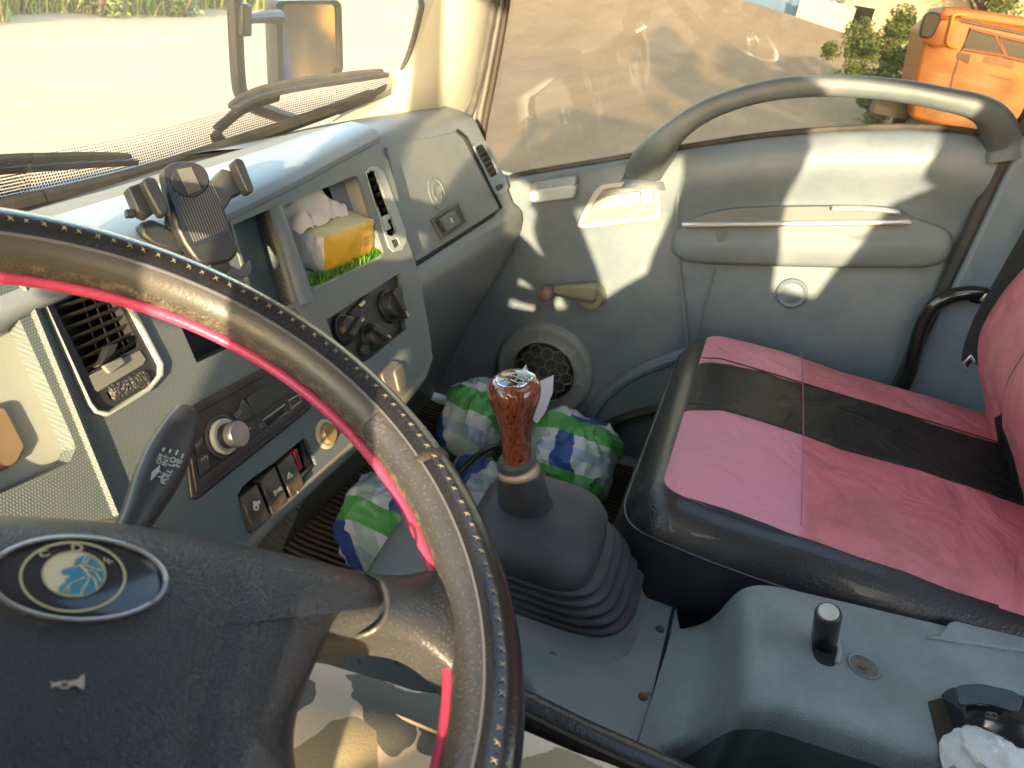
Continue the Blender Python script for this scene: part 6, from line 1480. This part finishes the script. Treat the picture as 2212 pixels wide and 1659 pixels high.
me.materials.append(M('shirt_cloth', (.16,.17,.19), .85, var=.15, bump=.3, bs=400))
sk = bo_.modifiers.new('skin', 'SKIN')
for v_, (a, r) in zip(me.skin_vertices[0].data, SKEL): v_.radius = (r, r)
me.skin_vertices[0].data[0].use_root = True
s2 = bo_.modifiers.new('sub', 'SUBSURF'); s2.levels = 1; s2.render_levels = 2
pc_ = CAM-FWD*.016-UP*.018-RT*.065
mb = MB(); mb.box(pc_, RT*.082, UP*.038, FWD*.004); hp_ = obj('smartphone', mb, black, bevel=.003); tag(hp_, 'black smartphone held up in front of the driver', 'phone')
# ------------------------------------------------------------------ outside the windscreen: mirror and wipers
mi = thing('wing_mirror', Y(700, 100, 1.0), 'tall black wing mirror on a bent tube arm outside the windscreen', 'wing mirror')
MP = Pl((-.43, -.90, .036), Y(668, 100, 1.0))
mo = rrect([(596, 10), (604, 2), (728, 0), (738, 10), (742, 150), (728, 172), (612, 194), (602, 192)], .12, 3)
mb = MB(); mb.panel(MP, mo, [(rrect([(610, 16), (618, 9), (724, 10), (731, 18), (734, 146), (722, 163), (620, 184), (613, 176)], .12, 3), .010, False)], .03); hm = obj('mirror_housing', mb, dark, mi, smooth=0, bevel=.003)
mb = MB(); mb.slab(MP.poly(mo, -.028), -MP.n*.05); obj('mirror_back', mb, dark, hm, bevel=.012)
mb = MB(); mb.slab(MP.poly(rrect([(609, 15), (617, 8), (725, 9), (732, 18), (735, 147), (723, 164), (619, 185), (612, 177)], .12, 3), -.008), -MP.n*.003); obj('mirror_glass', mb, M('mirror_silver', (.55,.57,.57), .03, metal=1, var=.03), hm, smooth=0)
ma = [Y(x, y, .98) for x, y in [(500, -160), (504, -40), (508, 40), (511, 110), (515, 170), (521, 202), (538, 224), (575, 240), (640, 262)]]
mb = MB(); mb.tube([V(p) for p in spline([tuple(p) for p in ma], 4)], .0145, 10); arm = obj('mirror_arm', mb, dark, mi)
mb = MB(); mb.tube([Y(512, 38, .975), Y(545, 40, .975), Y(575, 36, .985), Y(602, 37, .995)], [.013, .009, .012, .015], 9); obj('bracket', mb, dark, arm)
mb = MB(); mb.box(Y(524, 42, .97), (.014, 0, 0), (0, .012, 0), (0, 0, .028)); obj('clamp', mb, dark, arm, bevel=.004)
def wiper(pts, arm_pts, label, wdt=.012):
    t = thing('windscreen_wiper', pts[0], label, 'wiper')
    ps_ = [V(p) for p in spline([tuple(p) for p in pts], 6)]
    up_ = V((0, -.27, 1)).normalized(); nn = V((0, 1, .27)).normalized()
    mb = MB(); mb.loft([[p-up_*.004+nn*.000 for p in ps_], [p-up_*.001+nn*.013 for p in ps_], [p+up_*.0015+nn*.013 for p in ps_], [p+up_*.004 for p in ps_]], False, True); obj('blade_rubber', mb, rubber, t)
    mb = MB(); mb.tube([p+nn*.014+up_*.001 for p in ps_], [.003+.0045*abs(math.sin(math.pi*i/(len(ps_)-1)))**.6 for i in range(len(ps_))], 8, flat=(1.5, .7), nrm=tuple(up_)); bl = obj('blade_frame', mb, M('wiper_dusty', (.05,.05,.05), .7, dust=.45, dcol=(.2,.18,.15), ds=20), t)
    if arm_pts:
        mb = MB(); mb.tube([V(p) for p in spline([tuple(p) for p in arm_pts], 5)], .009, 8, flat=(1.3, .6), nrm=(0, -.27, 1)); obj('wiper_arm', mb, dark, t)
def wz(px, py, off=.012):
    """point on the outer face of the windscreen"""
    y = .72
    for _ in range(12):
        p = Y(px, py, y); y = wsx(p.x, p.z).y+off
    return Y(px, py, y)
wiper([wz(510, 240), wz(560, 214), wz(640, 194), wz(740, 178), wz(840, 163)], [wz(560, 380, .05), wz(470, 300, .03), wz(490, 262, .03), wz(540, 226, .03), wz(600, 206, .028)], 'dusty windscreen wiper rising towards the wing mirror')
wiper([wz(-120, 378), wz(0, 371), wz(100, 364), wz(200, 357), wz(300, 352)], [wz(-200, 366, .03), wz(-60, 358, .03), wz(60, 350, .03), wz(150, 350, .03)], 'dark windscreen wiper lying along the foot of the windscreen at the left')
